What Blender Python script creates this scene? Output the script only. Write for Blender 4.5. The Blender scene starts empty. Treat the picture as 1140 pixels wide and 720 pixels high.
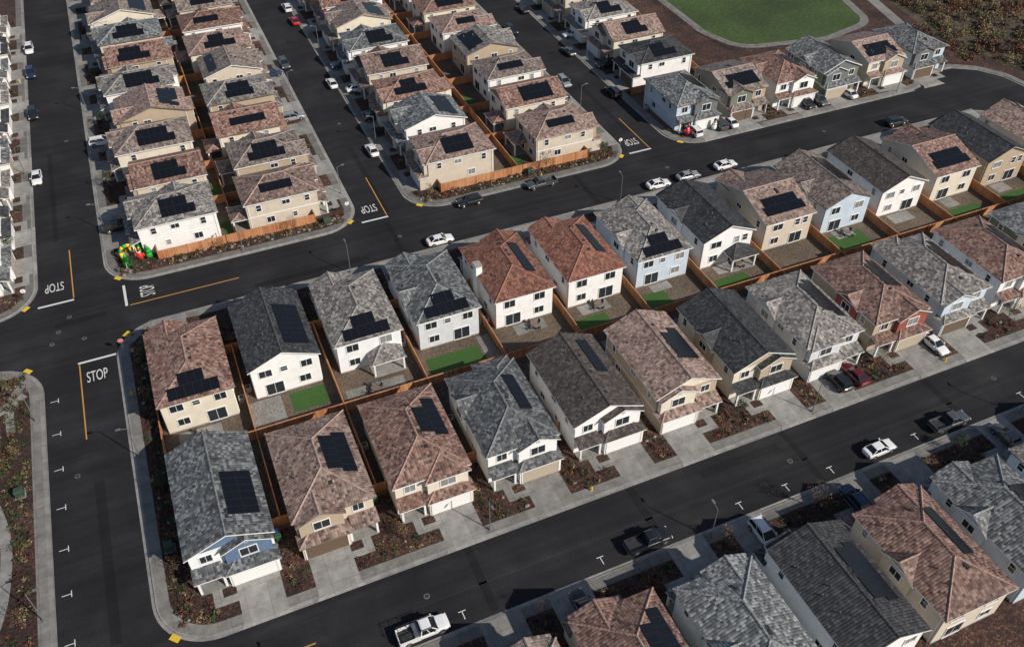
import bpy, math, random
import numpy as np
from mathutils import Vector, Matrix
random.seed(11)
rng = np.random.default_rng(5)
scene = bpy.context.scene
COL = scene.collection

# ------------------------------------------------------------------ materials
def newmat(name):
    m = bpy.data.materials.new(name); m.use_nodes = True
    nt = m.node_tree
    b = nt.nodes["Principled BSDF"]
    return m, nt, b
def N(nt, t, **kw):
    n = nt.nodes.new(t)
    for k, v in kw.items(): setattr(n, k, v)
    return n
def ramp(nt, stops, interp='LINEAR'):
    r = N(nt, 'ShaderNodeValToRGB'); cr = r.color_ramp; cr.interpolation = interp
    while len(cr.elements) < len(stops): cr.elements.new(0.5)
    for e, (p, c) in zip(cr.elements, stops):
        e.position = p; e.color = (c[0], c[1], c[2], 1)
    return r
def sc(c, k): return tuple(min(1, x*k) for x in c)
def plain(name, col, rough=0.6, metal=0.0, spec=None, coat=0):
    m, nt, b = newmat(name)
    b.inputs['Base Color'].default_value = (*col, 1)
    b.inputs['Roughness'].default_value = rough
    b.inputs['Metallic'].default_value = metal
    if coat: b.inputs['Coat Weight'].default_value = coat
    return m
def noisy(name, stops, scale=4.0, detail=6, rough=0.9, bump=0.0, bscale=None, big=None, coord='Object'):
    m, nt, b = newmat(name); L = nt.links
    tc = N(nt, 'ShaderNodeTexCoord')
    n1 = N(nt, 'ShaderNodeTexNoise'); n1.inputs['Scale'].default_value = scale; n1.inputs['Detail'].default_value = detail
    n1.inputs['Roughness'].default_value = 0.65
    L.new(tc.outputs[coord], n1.inputs['Vector'])
    r = ramp(nt, stops); L.new(n1.outputs['Fac'], r.inputs['Fac'])
    out = r.outputs['Color']
    if big:
        n2 = N(nt, 'ShaderNodeTexNoise'); n2.inputs['Scale'].default_value = big[0]; n2.inputs['Detail'].default_value = 4
        L.new(tc.outputs[coord], n2.inputs['Vector'])
        mr = N(nt, 'ShaderNodeMapRange'); mr.inputs['From Min'].default_value = 0.3; mr.inputs['From Max'].default_value = 0.7
        mr.inputs['To Min'].default_value = big[1]; mr.inputs['To Max'].default_value = big[2]
        L.new(n2.outputs['Fac'], mr.inputs['Value'])
        mx = N(nt, 'ShaderNodeVectorMath', operation='SCALE')
        L.new(out, mx.inputs[0]); L.new(mr.outputs[0], mx.inputs['Scale']); out = mx.outputs[0]
    L.new(out, b.inputs['Base Color'])
    b.inputs['Roughness'].default_value = rough
    if bump:
        n3 = N(nt, 'ShaderNodeTexNoise'); n3.inputs['Scale'].default_value = bscale or scale*2; n3.inputs['Detail'].default_value = 4
        L.new(tc.outputs[coord], n3.inputs['Vector'])
        bp = N(nt, 'ShaderNodeBump'); bp.inputs['Strength'].default_value = bump; bp.inputs['Distance'].default_value = 0.05
        L.new(n3.outputs['Fac'], bp.inputs['Height']); L.new(bp.outputs[0], b.inputs['Normal'])
    return m

def roofmat(name, cols, tw=0.34, th=0.36):
    m, nt, b = newmat(name); L = nt.links
    uv = N(nt, 'ShaderNodeTexCoord')
    sepv = N(nt, 'ShaderNodeVectorMath', operation='MULTIPLY'); sepv.inputs[1].default_value = (1/tw, 1/th, 1)
    L.new(uv.outputs['UV'], sepv.inputs[0])
    fl = N(nt, 'ShaderNodeVectorMath', operation='FLOOR'); L.new(sepv.outputs[0], fl.inputs[0])
    oi = N(nt, 'ShaderNodeObjectInfo')
    ad = N(nt, 'ShaderNodeVectorMath', operation='ADD')
    L.new(fl.outputs[0], ad.inputs[0])
    cmb = N(nt, 'ShaderNodeCombineXYZ'); mm = N(nt, 'ShaderNodeMath', operation='MULTIPLY'); mm.inputs[1].default_value = 97
    L.new(oi.outputs['Random'], mm.inputs[0]); L.new(mm.outputs[0], cmb.inputs[2]); L.new(cmb.outputs[0], ad.inputs[1])
    wn = N(nt, 'ShaderNodeTexWhiteNoise'); wn.noise_dimensions = '3D'; L.new(ad.outputs[0], wn.inputs['Vector'])
    k = len(cols); r = ramp(nt, [((i+0.0)/max(1, k-1), c) for i, c in enumerate(cols)])
    L.new(wn.outputs['Value'], r.inputs['Fac'])
    no = N(nt, 'ShaderNodeTexNoise'); no.inputs['Scale'].default_value = 0.5; no.inputs['Detail'].default_value = 7; no.inputs['Roughness'].default_value = .7
    L.new(uv.outputs['UV'], no.inputs['Vector'])
    mr = N(nt, 'ShaderNodeMapRange'); mr.inputs['From Min'].default_value = .3; mr.inputs['From Max'].default_value = .7
    mr.inputs['To Min'].default_value = .6; mr.inputs['To Max'].default_value = 1.32
    L.new(no.outputs['Fac'], mr.inputs['Value'])
    mo = N(nt, 'ShaderNodeMapRange'); mo.inputs['To Min'].default_value = .78; mo.inputs['To Max'].default_value = 1.16
    L.new(oi.outputs['Random'], mo.inputs['Value'])
    m2 = N(nt, 'ShaderNodeMath', operation='MULTIPLY'); L.new(mr.outputs[0], m2.inputs[0]); L.new(mo.outputs[0], m2.inputs[1])
    s = N(nt, 'ShaderNodeVectorMath', operation='SCALE'); L.new(r.outputs['Color'], s.inputs[0]); L.new(m2.outputs[0], s.inputs['Scale'])
    L.new(s.outputs[0], b.inputs['Base Color'])
    b.inputs['Roughness'].default_value = 0.72
    fr = N(nt, 'ShaderNodeVectorMath', operation='FRACTION'); L.new(sepv.outputs[0], fr.inputs[0])
    sx = N(nt, 'ShaderNodeSeparateXYZ'); L.new(fr.outputs[0], sx.inputs[0])
    a1 = N(nt, 'ShaderNodeMath', operation='SUBTRACT'); a1.inputs[0].default_value = 1.0; L.new(sx.outputs['Y'], a1.inputs[1])
    pp = N(nt, 'ShaderNodeMath', operation='PINGPONG'); pp.inputs[1].default_value = 0.5; L.new(sx.outputs['X'], pp.inputs[0])
    a2 = N(nt, 'ShaderNodeMath', operation='ADD'); L.new(a1.outputs[0], a2.inputs[0]); L.new(pp.outputs[0], a2.inputs[1])
    a3 = N(nt, 'ShaderNodeMath', operation='ADD'); L.new(a2.outputs[0], a3.inputs[0])
    w3 = N(nt, 'ShaderNodeMath', operation='MULTIPLY'); w3.inputs[1].default_value = .6; L.new(wn.outputs['Value'], w3.inputs[0]); L.new(w3.outputs[0], a3.inputs[1])
    bp = N(nt, 'ShaderNodeBump'); bp.inputs['Strength'].default_value = 0.8; bp.inputs['Distance'].default_value = 0.07
    L.new(a3.outputs[0], bp.inputs['Height']); L.new(bp.outputs[0], b.inputs['Normal'])
    return m

def siding(name, col, step=0.18):
    m, nt, b = newmat(name); L = nt.links
    tc = N(nt, 'ShaderNodeTexCoord'); sx = N(nt, 'ShaderNodeSeparateXYZ'); L.new(tc.outputs['Object'], sx.inputs[0])
    d = N(nt, 'ShaderNodeMath', operation='DIVIDE'); d.inputs[1].default_value = step; L.new(sx.outputs['Z'], d.inputs[0])
    f = N(nt, 'ShaderNodeMath', operation='FRACT'); L.new(d.outputs[0], f.inputs[0])
    inv = N(nt, 'ShaderNodeMath', operation='SUBTRACT'); inv.inputs[0].default_value = 1; L.new(f.outputs[0], inv.inputs[1])
    bp = N(nt, 'ShaderNodeBump'); bp.inputs['Strength'].default_value = .6; bp.inputs['Distance'].default_value = .03
    L.new(inv.outputs[0], bp.inputs['Height']); L.new(bp.outputs[0], b.inputs['Normal'])
    n = N(nt, 'ShaderNodeTexNoise'); n.inputs['Scale'].default_value = .8; n.inputs['Detail'].default_value = 6; L.new(tc.outputs['Object'], n.inputs['Vector'])
    r = ramp(nt, [(0.3, sc(col, .86)), (0.7, sc(col, 1.05))]); L.new(n.outputs['Fac'], r.inputs['Fac'])
    L.new(r.outputs['Color'], b.inputs['Base Color']); b.inputs['Roughness'].default_value = .7
    return m
def stucco(name, col):
    return noisy(name, [(0.25, sc(col, .84)), (0.5, sc(col, .98)), (0.8, sc(col, 1.06))], scale=.9, detail=8, rough=.92, bump=.3, bscale=18)

RC = {
 'pink': [(.08,.052,.044),(.195,.125,.10),(.235,.16,.13),(.36,.265,.225),(.15,.11,.10)],
 'red': [(.065,.033,.027),(.165,.085,.064),(.205,.112,.085),(.32,.215,.175),(.12,.072,.06)],
 'terra': [(.085,.033,.023),(.165,.062,.040),(.20,.082,.053),(.27,.135,.09),(.13,.054,.040)],
 'brown': [(.065,.050,.044),(.145,.112,.095),(.19,.15,.13),(.31,.255,.225),(.11,.09,.08)],
 'greybrown': [(.060,.055,.051),(.13,.118,.108),(.175,.16,.147),(.32,.30,.28),(.092,.088,.084)],
 'grey': [(.040,.043,.045),(.085,.091,.094),(.12,.127,.130),(.27,.278,.28),(.062,.066,.069)],
 'slate': [(.032,.035,.038),(.062,.067,.071),(.088,.094,.098),(.19,.197,.20),(.046,.049,.052)],
 'dark': [(.014,.015,.016),(.024,.025,.028),(.032,.034,.037),(.068,.070,.074),(.018,.018,.020)],
 'darkbrown': [(.025,.021,.019),(.042,.034,.030),(.056,.046,.041),(.095,.080,.072),(.03,.026,.024)],
}
ROOF = {k: roofmat('tile_'+k, v) for k, v in RC.items()}
CAPM = {k: noisy('ridge_tile_'+k, [(.35, sc(v[2], .9)), (.65, sc(v[3], 1.1))], 3, 3, .75) for k, v in RC.items()}
WALL = {
 'white': stucco('stucco_white', (.76,.75,.73)), 'whites': siding('siding_white', (.76,.77,.77)),
 'cream': stucco('stucco_cream', (.64,.58,.47)), 'beige': stucco('stucco_beige', (.54,.47,.38)),
 'tan': stucco('stucco_tan', (.40,.32,.23)), 'brownw': stucco('stucco_brown', (.22,.15,.11)),
 'lgrey': siding('siding_light_grey', (.58,.60,.62)), 'lblue': siding('siding_pale_blue_and_shaded_white', (.50,.58,.66)),  # pale blue siding; also white walls with their bluish shade painted into the colour
 'blue': siding('siding_blue', (.10,.16,.26)), 'green': siding('siding_olive', (.15,.17,.12)),
 'dgrey': siding('siding_dark_grey', (.13,.14,.15)), 'redw': siding('siding_red', (.28,.07,.05)),
}
M_trim = plain('trim_white_paint', (.72,.72,.70), .5)
M_trimd = plain('trim_brown_paint', (.16,.12,.095), .6)
M_found = noisy('foundation_concrete', [(.3,(.25,.24,.22)),(.7,(.34,.33,.31))], 3)
M_glass = plain('window_glass', (.018,.024,.030), .06)
M_glass2 = plain('window_glass_blinds', (.20,.21,.21), .25)
M_metal = plain('galvanised_metal', (.45,.46,.47), .4, .8)
M_dark = plain('dark_plastic', (.03,.03,.032), .5)
M_pole = plain('lamp_pole_paint', (.22,.23,.24), .5, .5)
M_lamp = plain('lamp_head', (.65,.65,.62), .4)
M_panelf = plain('solar_frame', (.03,.031,.034), .4, .3)
def solarmat():
    m, nt, b = newmat('solar_cells'); L = nt.links
    tc = N(nt, 'ShaderNodeTexCoord')
    br = N(nt, 'ShaderNodeTexBrick'); br.offset = 0; br.inputs['Scale'].default_value = 1
    br.inputs['Brick Width'].default_value = .165; br.inputs['Row Height'].default_value = .165; br.inputs['Mortar Size'].default_value = .006
    br.inputs['Color1'].default_value = (.004,.0045,.007,1); br.inputs['Color2'].default_value = (.006,.007,.011,1); br.inputs['Mortar'].default_value = (.018,.02,.024,1)
    L.new(tc.outputs['UV'], br.inputs['Vector']); L.new(br.outputs['Color'], b.inputs['Base Color'])
    b.inputs['Roughness'].default_value = .2; b.inputs['Specular IOR Level'].default_value = .3
    return m
M_solar = solarmat()
def woodmat(name, k=1.0):
    m, nt, b = newmat(name); L = nt.links
    tc = N(nt, 'ShaderNodeTexCoord')
    v = N(nt, 'ShaderNodeVectorMath', operation='MULTIPLY'); v.inputs[1].default_value = (6.5, 6.5, 0.0)
    L.new(tc.outputs['Object'], v.inputs[0])
    fl = N(nt, 'ShaderNodeVectorMath', operation='FLOOR'); L.new(v.outputs[0], fl.inputs[0])
    wn = N(nt, 'ShaderNodeTexWhiteNoise'); wn.noise_dimensions = '3D'; L.new(fl.outputs[0], wn.inputs['Vector'])
    n = N(nt, 'ShaderNodeTexNoise'); n.inputs['Scale'].default_value = .35; n.inputs['Detail'].default_value = 5; L.new(tc.outputs['Object'], n.inputs['Vector'])
    ad = N(nt, 'ShaderNodeMath', operation='MULTIPLY_ADD'); L.new(wn.outputs['Value'], ad.inputs[0]); ad.inputs[1].default_value = .45
    L.new(n.outputs['Fac'], ad.inputs[2])
    r = ramp(nt, [(.3, sc((.17,.066,.027), k)), (.6, sc((.32,.13,.052), k)), (1.0, sc((.44,.22,.11), k))])
    L.new(ad.outputs[0], r.inputs['Fac']); L.new(r.outputs['Color'], b.inputs['Base Color']); b.inputs['Roughness'].default_value = .8
    return m
M_wood = woodmat('fence_cedar', 1.15)

def concrete(name, c, joint=1.5, k=1.0):
    m, nt, b = newmat(name); L = nt.links
    tc = N(nt, 'ShaderNodeTexCoord')
    br = N(nt, 'ShaderNodeTexBrick'); br.offset = 0; br.inputs['Scale'].default_value = 1
    br.inputs['Brick Width'].default_value = joint; br.inputs['Row Height'].default_value = joint; br.inputs['Mortar Size'].default_value = .018
    br.inputs['Color1'].default_value = (*sc(c, .90), 1); br.inputs['Color2'].default_value = (*sc(c, 1.10), 1); br.inputs['Mortar'].default_value = (*sc(c, .45), 1)
    L.new(tc.outputs['Object'], br.inputs['Vector'])
    n = N(nt, 'ShaderNodeTexNoise'); n.inputs['Scale'].default_value = .7; n.inputs['Detail'].default_value = 9; n.inputs['Roughness'].default_value = .72
    L.new(tc.outputs['Object'], n.inputs['Vector'])
    mr = N(nt, 'ShaderNodeMapRange'); mr.inputs['From Min'].default_value = .3; mr.inputs['From Max'].default_value = .7; mr.inputs['To Min'].default_value = .62; mr.inputs['To Max'].default_value = 1.2
    L.new(n.outputs['Fac'], mr.inputs['Value'])
    oi = N(nt, 'ShaderNodeObjectInfo'); mo = N(nt, 'ShaderNodeMapRange'); mo.inputs['To Min'].default_value = .82; mo.inputs['To Max'].default_value = 1.12; L.new(oi.outputs['Random'], mo.inputs['Value'])
    m2 = N(nt, 'ShaderNodeMath', operation='MULTIPLY'); L.new(mr.outputs[0], m2.inputs[0]); L.new(mo.outputs[0], m2.inputs[1])
    s = N(nt, 'ShaderNodeVectorMath', operation='SCALE'); L.new(br.outputs['Color'], s.inputs[0]); L.new(m2.outputs[0], s.inputs['Scale'])
    L.new(s.outputs[0], b.inputs['Base Color']); b.inputs['Roughness'].default_value = .9
    return m
M_side = concrete('sidewalk_concrete', (.175,.168,.156))
M_drive = concrete('driveway_concrete', (.25,.243,.228), 2.6)
M_kerb = concrete('kerb_concrete', (.25,.243,.23), 3.0)

def asphaltmat(name='asphalt', k=1.0):
    m, nt, b = newmat(name); L = nt.links
    tc = N(nt, 'ShaderNodeTexCoord')
    n = N(nt, 'ShaderNodeTexNoise'); n.inputs['Scale'].default_value = .12; n.inputs['Detail'].default_value = 8; n.inputs['Roughness'].default_value = .6
    L.new(tc.outputs['Object'], n.inputs['Vector'])
    n2 = N(nt, 'ShaderNodeTexNoise'); n2.inputs['Scale'].default_value = 7; n2.inputs['Detail'].default_value = 4; L.new(tc.outputs['Object'], n2.inputs['Vector'])
    r = ramp(nt, [(.3, sc((.0125,.0122,.0138),k)), (.5, sc((.018,.0175,.0192),k)), (.72, sc((.029,.0285,.030),k))]); L.new(n.outputs['Fac'], r.inputs['Fac'])
    mr = N(nt, 'ShaderNodeMapRange'); mr.inputs['From Min'].default_value = .3; mr.inputs['From Max'].default_value = .7; mr.inputs['To Min'].default_value = .7; mr.inputs['To Max'].default_value = 1.35
    L.new(n2.outputs['Fac'], mr.inputs['Value'])
    mp = N(nt, 'ShaderNodeMapping'); mp.inputs['Scale'].default_value = (.02, .9, 1); L.new(tc.outputs['Object'], mp.inputs['Vector'])
    n4 = N(nt, 'ShaderNodeTexNoise'); n4.inputs['Scale'].default_value = 1.0; n4.inputs['Detail'].default_value = 3; L.new(mp.outputs[0], n4.inputs['Vector'])
    mr4 = N(nt, 'ShaderNodeMapRange'); mr4.inputs['From Min'].default_value = .35; mr4.inputs['From Max'].default_value = .65; mr4.inputs['To Min'].default_value = .85; mr4.inputs['To Max'].default_value = 1.15; L.new(n4.outputs['Fac'], mr4.inputs['Value'])
    mm = N(nt, 'ShaderNodeMath', operation='MULTIPLY'); L.new(mr.outputs[0], mm.inputs[0]); L.new(mr4.outputs[0], mm.inputs[1])
    s = N(nt, 'ShaderNodeVectorMath', operation='SCALE'); L.new(r.outputs['Color'], s.inputs[0]); L.new(mm.outputs[0], s.inputs['Scale'])
    L.new(s.outputs[0], b.inputs['Base Color']); b.inputs['Roughness'].default_value = .85
    b.inputs['Specular IOR Level'].default_value = .2
    return m
M_asph = asphaltmat(); M_patch = asphaltmat('asphalt_patch', .68); M_patch2 = asphaltmat('asphalt_worn', 1.3)

def mulchmat(name, stops, vs=5.0, bg=.15):
    m, nt, b = newmat(name); L = nt.links
    tc = N(nt, 'ShaderNodeTexCoord')
    v = N(nt, 'ShaderNodeTexVoronoi'); v.inputs['Scale'].default_value = vs; L.new(tc.outputs['Object'], v.inputs['Vector'])
    sx = N(nt, 'ShaderNodeSeparateColor'); L.new(v.outputs['Color'], sx.inputs[0])
    n = N(nt, 'ShaderNodeTexNoise'); n.inputs['Scale'].default_value = bg; n.inputs['Detail'].default_value = 7; L.new(tc.outputs['Object'], n.inputs['Vector'])
    ad = N(nt, 'ShaderNodeMath', operation='MULTIPLY_ADD'); ad.inputs[1].default_value = .6; L.new(sx.outputs[0], ad.inputs[0]); L.new(n.outputs['Fac'], ad.inputs[2])
    s2 = N(nt, 'ShaderNodeMath', operation='SUBTRACT'); s2.inputs[1].default_value = .25; L.new(ad.outputs[0], s2.inputs[0])
    r = ramp(nt, stops); L.new(s2.outputs[0], r.inputs['Fac']); L.new(r.outputs['Color'], b.inputs['Base Color'])
    b.inputs['Roughness'].default_value = .95
    bp = N(nt, 'ShaderNodeBump'); bp.inputs['Strength'].default_value = .8; bp.inputs['Distance'].default_value = .06
    L.new(sx.outputs[1], bp.inputs['Height']); L.new(bp.outputs[0], b.inputs['Normal'])
    return m
M_mulch = mulchmat('bark_mulch', [(.2,(.012,.008,.007)),(.5,(.032,.016,.012)),(.75,(.072,.032,.021)),(.95,(.16,.085,.055))])
M_soil = mulchmat('yard_soil', [(.2,(.055,.042,.032)),(.5,(.10,.073,.052)),(.8,(.16,.12,.087))], 7)
M_brush = mulchmat('scrub_ground', [(.2,(.025,.018,.012)),(.5,(.05,.036,.022)),(.8,(.10,.07,.04))], 2, .06)
M_gravel = mulchmat('gravel', [(.2,(.12,.115,.108)),(.5,(.19,.18,.165)),(.8,(.30,.29,.27))], 9)
M_lawn = noisy('lawn_grass', [(.3,(.018,.038,.008)),(.5,(.034,.064,.012)),(.7,(.062,.088,.022))], 1.2, 10, .95, .6, 12, big=(.05,.6,1.35))
M_turf = noisy('artificial_turf', [(.3,(.02,.065,.010)),(.7,(.045,.115,.02))], 5, 8, .95, .5, 20)
M_ground = noisy('open_ground', [(.3,(.07,.06,.03)),(.5,(.11,.095,.05)),(.7,(.15,.13,.075))], .02, 8, .95)
def paintmat(name, c):
    m, nt, b = newmat(name); L = nt.links
    tc = N(nt, 'ShaderNodeTexCoord'); n = N(nt, 'ShaderNodeTexNoise'); n.inputs['Scale'].default_value = 5; n.inputs['Detail'].default_value = 8
    n.inputs['Roughness'].default_value = .8
    L.new(tc.outputs['Object'], n.inputs['Vector'])
    r = ramp(nt, [(.30, sc(c, .45)), (.48, c)]); L.new(n.outputs['Fac'], r.inputs['Fac']); L.new(r.outputs['Color'], b.inputs['Base Color'])
    b.inputs['Roughness'].default_value = .7
    return m
M_white = paintmat('road_paint_white', (.60,.60,.58)); M_orange = paintmat('road_paint_yellow', (.48,.24,.05))
M_pad = plain('tactile_yellow', (.62,.42,.04), .7)

# ------------------------------------------------------------------ mesh builder
class MB:
    def __init__(s): s.v = []; s.f = []; s.m = []
    def face(s, pts, mat=0):
        b = len(s.v); s.v.extend([tuple(p) for p in pts]); s.f.append(tuple(range(b, b+len(pts)))); s.m.append(mat)
    def hexa(s, P, mat=0):
        b = len(s.v); s.v.extend([tuple(p) for p in P])
        for q in ((0,3,2,1),(4,5,6,7),(0,1,5,4),(1,2,6,5),(2,3,7,6),(3,0,4,7)):
            s.f.append(tuple(b+i for i in q)); s.m.append(mat)
    def box(s, x0, x1, y0, y1, z0, z1, mat=0):
        s.hexa([(x0,y0,z0),(x1,y0,z0),(x1,y1,z0),(x0,y1,z0),(x0,y0,z1),(x1,y0,z1),(x1,y1,z1),(x0,y1,z1)], mat)
    def obox(s, o, r, n, u0, u1, v0, v1, w0, w1, mat=0, up=Vector((0,0,1))):
        def P(u, v, w): return o + r*u + up*v + n*w
        s.hexa([P(u0,v0,w0),P(u1,v0,w0),P(u1,v0,w1),P(u0,v0,w1),P(u0,v1,w0),P(u1,v1,w0),P(u1,v1,w1),P(u0,v1,w1)], mat)
    def cyl(s, p, q, r0, r1, n=8, mat=0, cap=True):
        p = Vector(p); q = Vector(q); d = (q-p).normalized()
        a = d.orthogonal().normalized(); c = d.cross(a)
        b = len(s.v)
        for P, r in ((p, r0), (q, r1)):
            for i in range(n):
                t = 2*math.pi*i/n; s.v.append(tuple(P + a*math.cos(t)*r + c*math.sin(t)*r))
        for i in range(n):
            j = (i+1) % n; s.f.append((b+i, b+j, b+n+j, b+n+i)); s.m.append(mat)
        if cap:
            s.f.append(tuple(b+n+i for i in range(n))); s.m.append(mat)
            s.f.append(tuple(b+n-1-i for i in range(n))); s.m.append(mat)
    def ball(s, c, rx, ry, rz, mat=0, nu=10, nv=7):
        b = len(s.v)
        for j in range(nv+1):
            ph = math.pi*j/nv
            for i in range(nu):
                th = 2*math.pi*i/nu
                s.v.append((c[0]+rx*math.sin(ph)*math.cos(th), c[1]+ry*math.sin(ph)*math.sin(th), c[2]+rz*math.cos(ph)))
        for j in range(nv):
            for i in range(nu):
                k = (i+1) % nu
                s.f.append((b+j*nu+i, b+(j+1)*nu+i, b+(j+1)*nu+k, b+j*nu+k)); s.m.append(mat)
    def mesh(s, name, mats, smooth=False, uv=None):
        me = bpy.data.meshes.new(name); me.from_pydata(s.v, [], s.f)
        for m in mats: me.materials.append(m)
        me.polygons.foreach_set('material_index', s.m)
        if smooth: me.polygons.foreach_set('use_smooth', [True]*len(s.f))
        if uv:
            ul = me.uv_layers.new(name='UVMap')
            for p in me.polygons:
                n = p.normal.copy()
                if n.z < 0: n = -n
                t = Vector((0,0,1)).cross(n)
                t = Vector((1,0,0)) if t.length < 1e-4 else t.normalized()
                q = n.cross(t)
                for li in p.loop_indices:
                    co = me.vertices[me.loops[li].vertex_index].co
                    ul.data[li].uv = (co.dot(t)+50, co.dot(q)+50)
        me.update()
        return me
    def obj(s, name, mats, parent=None, loc=(0,0,0), rot=0, smooth=False, uv=None):
        return addobj(name, s.mesh(name, mats, smooth, uv), parent, loc, rot)
def addobj(name, data, parent=None, loc=(0,0,0), rot=0, scale=None):
    o = bpy.data.objects.new(name, data); COL.objects.link(o)
    o.location = loc; o.rotation_euler = (0,0,rot)
    if scale: o.scale = scale
    if parent: o.parent = parent
    return o
def empty(name, loc, rot=0, scale=None):
    o = addobj(name, None, None, loc, rot, scale); o.empty_display_size = .5; return o

# ------------------------------------------------------------------ ground / roads / blocks
def sheet(name, poly, z, mat):
    m = MB(); m.face([(x, y, z) for x, y in poly]); return m.obj(name, [mat])
def rect(x0, x1, y0, y1): return [(x0,y0),(x1,y0),(x1,y1),(x0,y1)]
def rnd(poly, rad):
    out = []; n = len(poly)
    for i in range(n):
        r = rad[i] if isinstance(rad, (list, tuple)) else rad
        p = Vector(poly[i]); a = Vector(poly[i-1])-p; b = Vector(poly[(i+1) % n])-p
        if r <= 0.01: out.append(tuple(p)); continue
        a.normalize(); b.normalize()
        ang = a.angle(b); d = r/math.tan(ang/2)
        s = p+a*d; e = p+b*d; c = p+(a+b).normalized()*(r/math.sin(ang/2))
        a0 = math.atan2(s.y-c.y, s.x-c.x); a1 = math.atan2(e.y-c.y, e.x-c.x)
        da = (a1-a0+math.pi) % (2*math.pi)-math.pi
        for k in range(11):
            t = a0+da*k/10; out.append((c.x+r*math.cos(t), c.y+r*math.sin(t)))
    return out
def inset(poly, d):
    out = []; n = len(poly)
    for i in range(n):
        p = Vector(poly[i]); a = (p-Vector(poly[i-1])).normalized(); b = (Vector(poly[(i+1) % n])-p).normalized()
        na = Vector((-a.y, a.x)); nb = Vector((-b.y, b.x))
        m = (na+nb).normalized(); k = d/max(.3, m.dot(na))
        out.append(tuple(p+m*k))
    return out
def block(poly):
    sheet('gutter', inset(poly, -.4), .004, M_kerb)
    m = MB(); n = len(poly); z0, z1 = -.01, .13
    m.face([(x,y,z1) for x,y in poly])
    for i in range(n):
        a = poly[i]; b = poly[(i+1) % n]
        m.face([(a[0],a[1],z0),(b[0],b[1],z0),(b[0],b[1],z1),(a[0],a[1],z1)])
    m.obj('kerb', [M_kerb])
    sheet('sidewalk', inset(poly, .2), .134, M_side)
    sheet('planting_bed', inset(poly, 1.5), .138, M_mulch)
g = sheet('ground', rect(-2500, 2500, -2500, 2500), -.02, M_ground)
sheet('road', rect(-80, 262, -60, 292), 0.0, M_asph)
FX0, FX1, FY0, FY1 = -16.5, 158, 56.6, 112.8
block(rnd(rect(FX0, FX1, FY0, FY1), 6.5))
block(rnd(rect(-16.5, 25.3, 124.2, 290), 6.5))
block(rnd(rect(35.1, 79.3, 124.3, 290), 6.5))
block(rnd(rect(-16.5, 158, -58, 46.4), 6.5))
block(rnd(rect(-78, -27.4, 122.0, 290), [.1, 7, .1, .1]))
block(rnd(rect(-78, -27.3, -58, 110.2), [.1, .1, 7, .1]))
east = [(89.6,124.4),(147,124.4),(151,125.2),(155,127.6),(159.5,129.8),(164.5,129.3),(169,126.3),(172,121.5),(172.6,116),(171.3,110),(169.2,104),(168.8,98),(168.8,-58),(260,-58),(260,290),(89.6,290)]
block(rnd(east, [6.5]+[0]*15))
# utility trench patches and worn strips in the paving
for (a_,b_,c_,d_,k_) in ((-25,-17.5,116.9,118.1,0),(-21.6,-20.4,60,84,0),(18,19.0,47.2,56.0,0),(40,41.1,47.2,56,0),(63.5,64.4,47.2,56,0),(88,89,47.2,56,0),(50,62,53.6,54.8,0),(30,31,126,150,0),(29.2,30,113.4,123.4,0),(-24.2,-23.4,140,171,0),(66,67,113.4,123.4,0),(104,118,120.6,121.7,0),(5,24,114.4,115.6,0),(83,84,134,156,0),(10,58,50.9,51.15,1),(60,130,50.9,51.1,1),(-14,60,117.5,117.65,1),(60,140,118.9,119.05,1)):
    sheet('road_patch', rect(a_,b_,c_,d_), .004, M_patch2 if k_ else M_patch)

def line(x0, x1, y0, y1, mat): sheet('road_marking', rect(x0, x1, y0, y1), .008, mat)
def stoptext(x, y, rot):
    c = bpy.data.curves.new('stop_lettering', 'FONT'); c.body = 'STOP'; c.size = 2.0; c.align_x = 'CENTER'; c.align_y = 'CENTER'
    c.materials.append(M_white)
    o = addobj('stop_road_lettering', c, None, (x, y, .009), rot, (.6, 1.6, 1))
stoptext(-19.8, 104.0, 0)
line(-22.2, -16.9, 107.4, 107.8, M_white); line(-22.1, -21.92, 92, 107.2, M_orange)
stoptext(-24.6, 127.6, math.pi)
line(-27.2, -21.9, 122.9, 123.3, M_white); line(-22.0, -21.82, 123.6, 137, M_orange)
stoptext(27.9, 128.6, math.pi)
line(25.6, 30.4, 124.7, 125.1, M_white); line(30.2, 30.38, 125.4, 138.5, M_orange)
stoptext(82.2, 130.0, math.pi)
line(79.8, 84.6, 126, 126.4, M_white); line(84.4, 84.58, 126.7, 139, M_orange)
stoptext(-10.9, 120.8, math.pi/2)
line(-14.6, -14.2, 118.2, 123.6, M_white); line(-13.9, 3, 118.1, 118.28, M_orange)
line(-8, -1, 51.4, 51.56, M_orange)
line(-37.2, -36.8, 111, 116.2, M_white)
def tmark(x, y, d):
    if d == 'x':
        line(x-1.0, x, y-.05, y+.05, M_white); line(x, x+.1, y-.45, y+.45, M_white)
    else:
        line(x-.05, x+.05, y-1.0, y, M_white); line(x-.45, x+.45, y, y+.1, M_white)
for yy in (101, 94.5, 88, 81.5, 75, 68.5, 62, 55.5, 49): tmark(-25.2, yy, 'x')
for xx in (15, 32.5, 52, 59, 66, 80, 99, 120): tmark(xx, 48.6, 'y')
for (mx_, my_) in ((-21, 113), (-23.5, 86), (30.5, 118.5), (12, 52), (62, 51.5), (98, 52.2), (84, 119), (-20.5, 55), (31, 160), (-20.5, 175), (120, 118), (-24.5,116), (-25.5,113.5), (-22.8,119)):
    m = MB(); m.cyl((0,0,.0), (0,0,.012), .34, .34, 14, 0); m.cyl((0,0,.012), (0,0,.015), .28, .28, 14, 1)
    m.obj('manhole_cover', [M_kerb, M_dark], None, (mx_, my_, 0))
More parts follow.
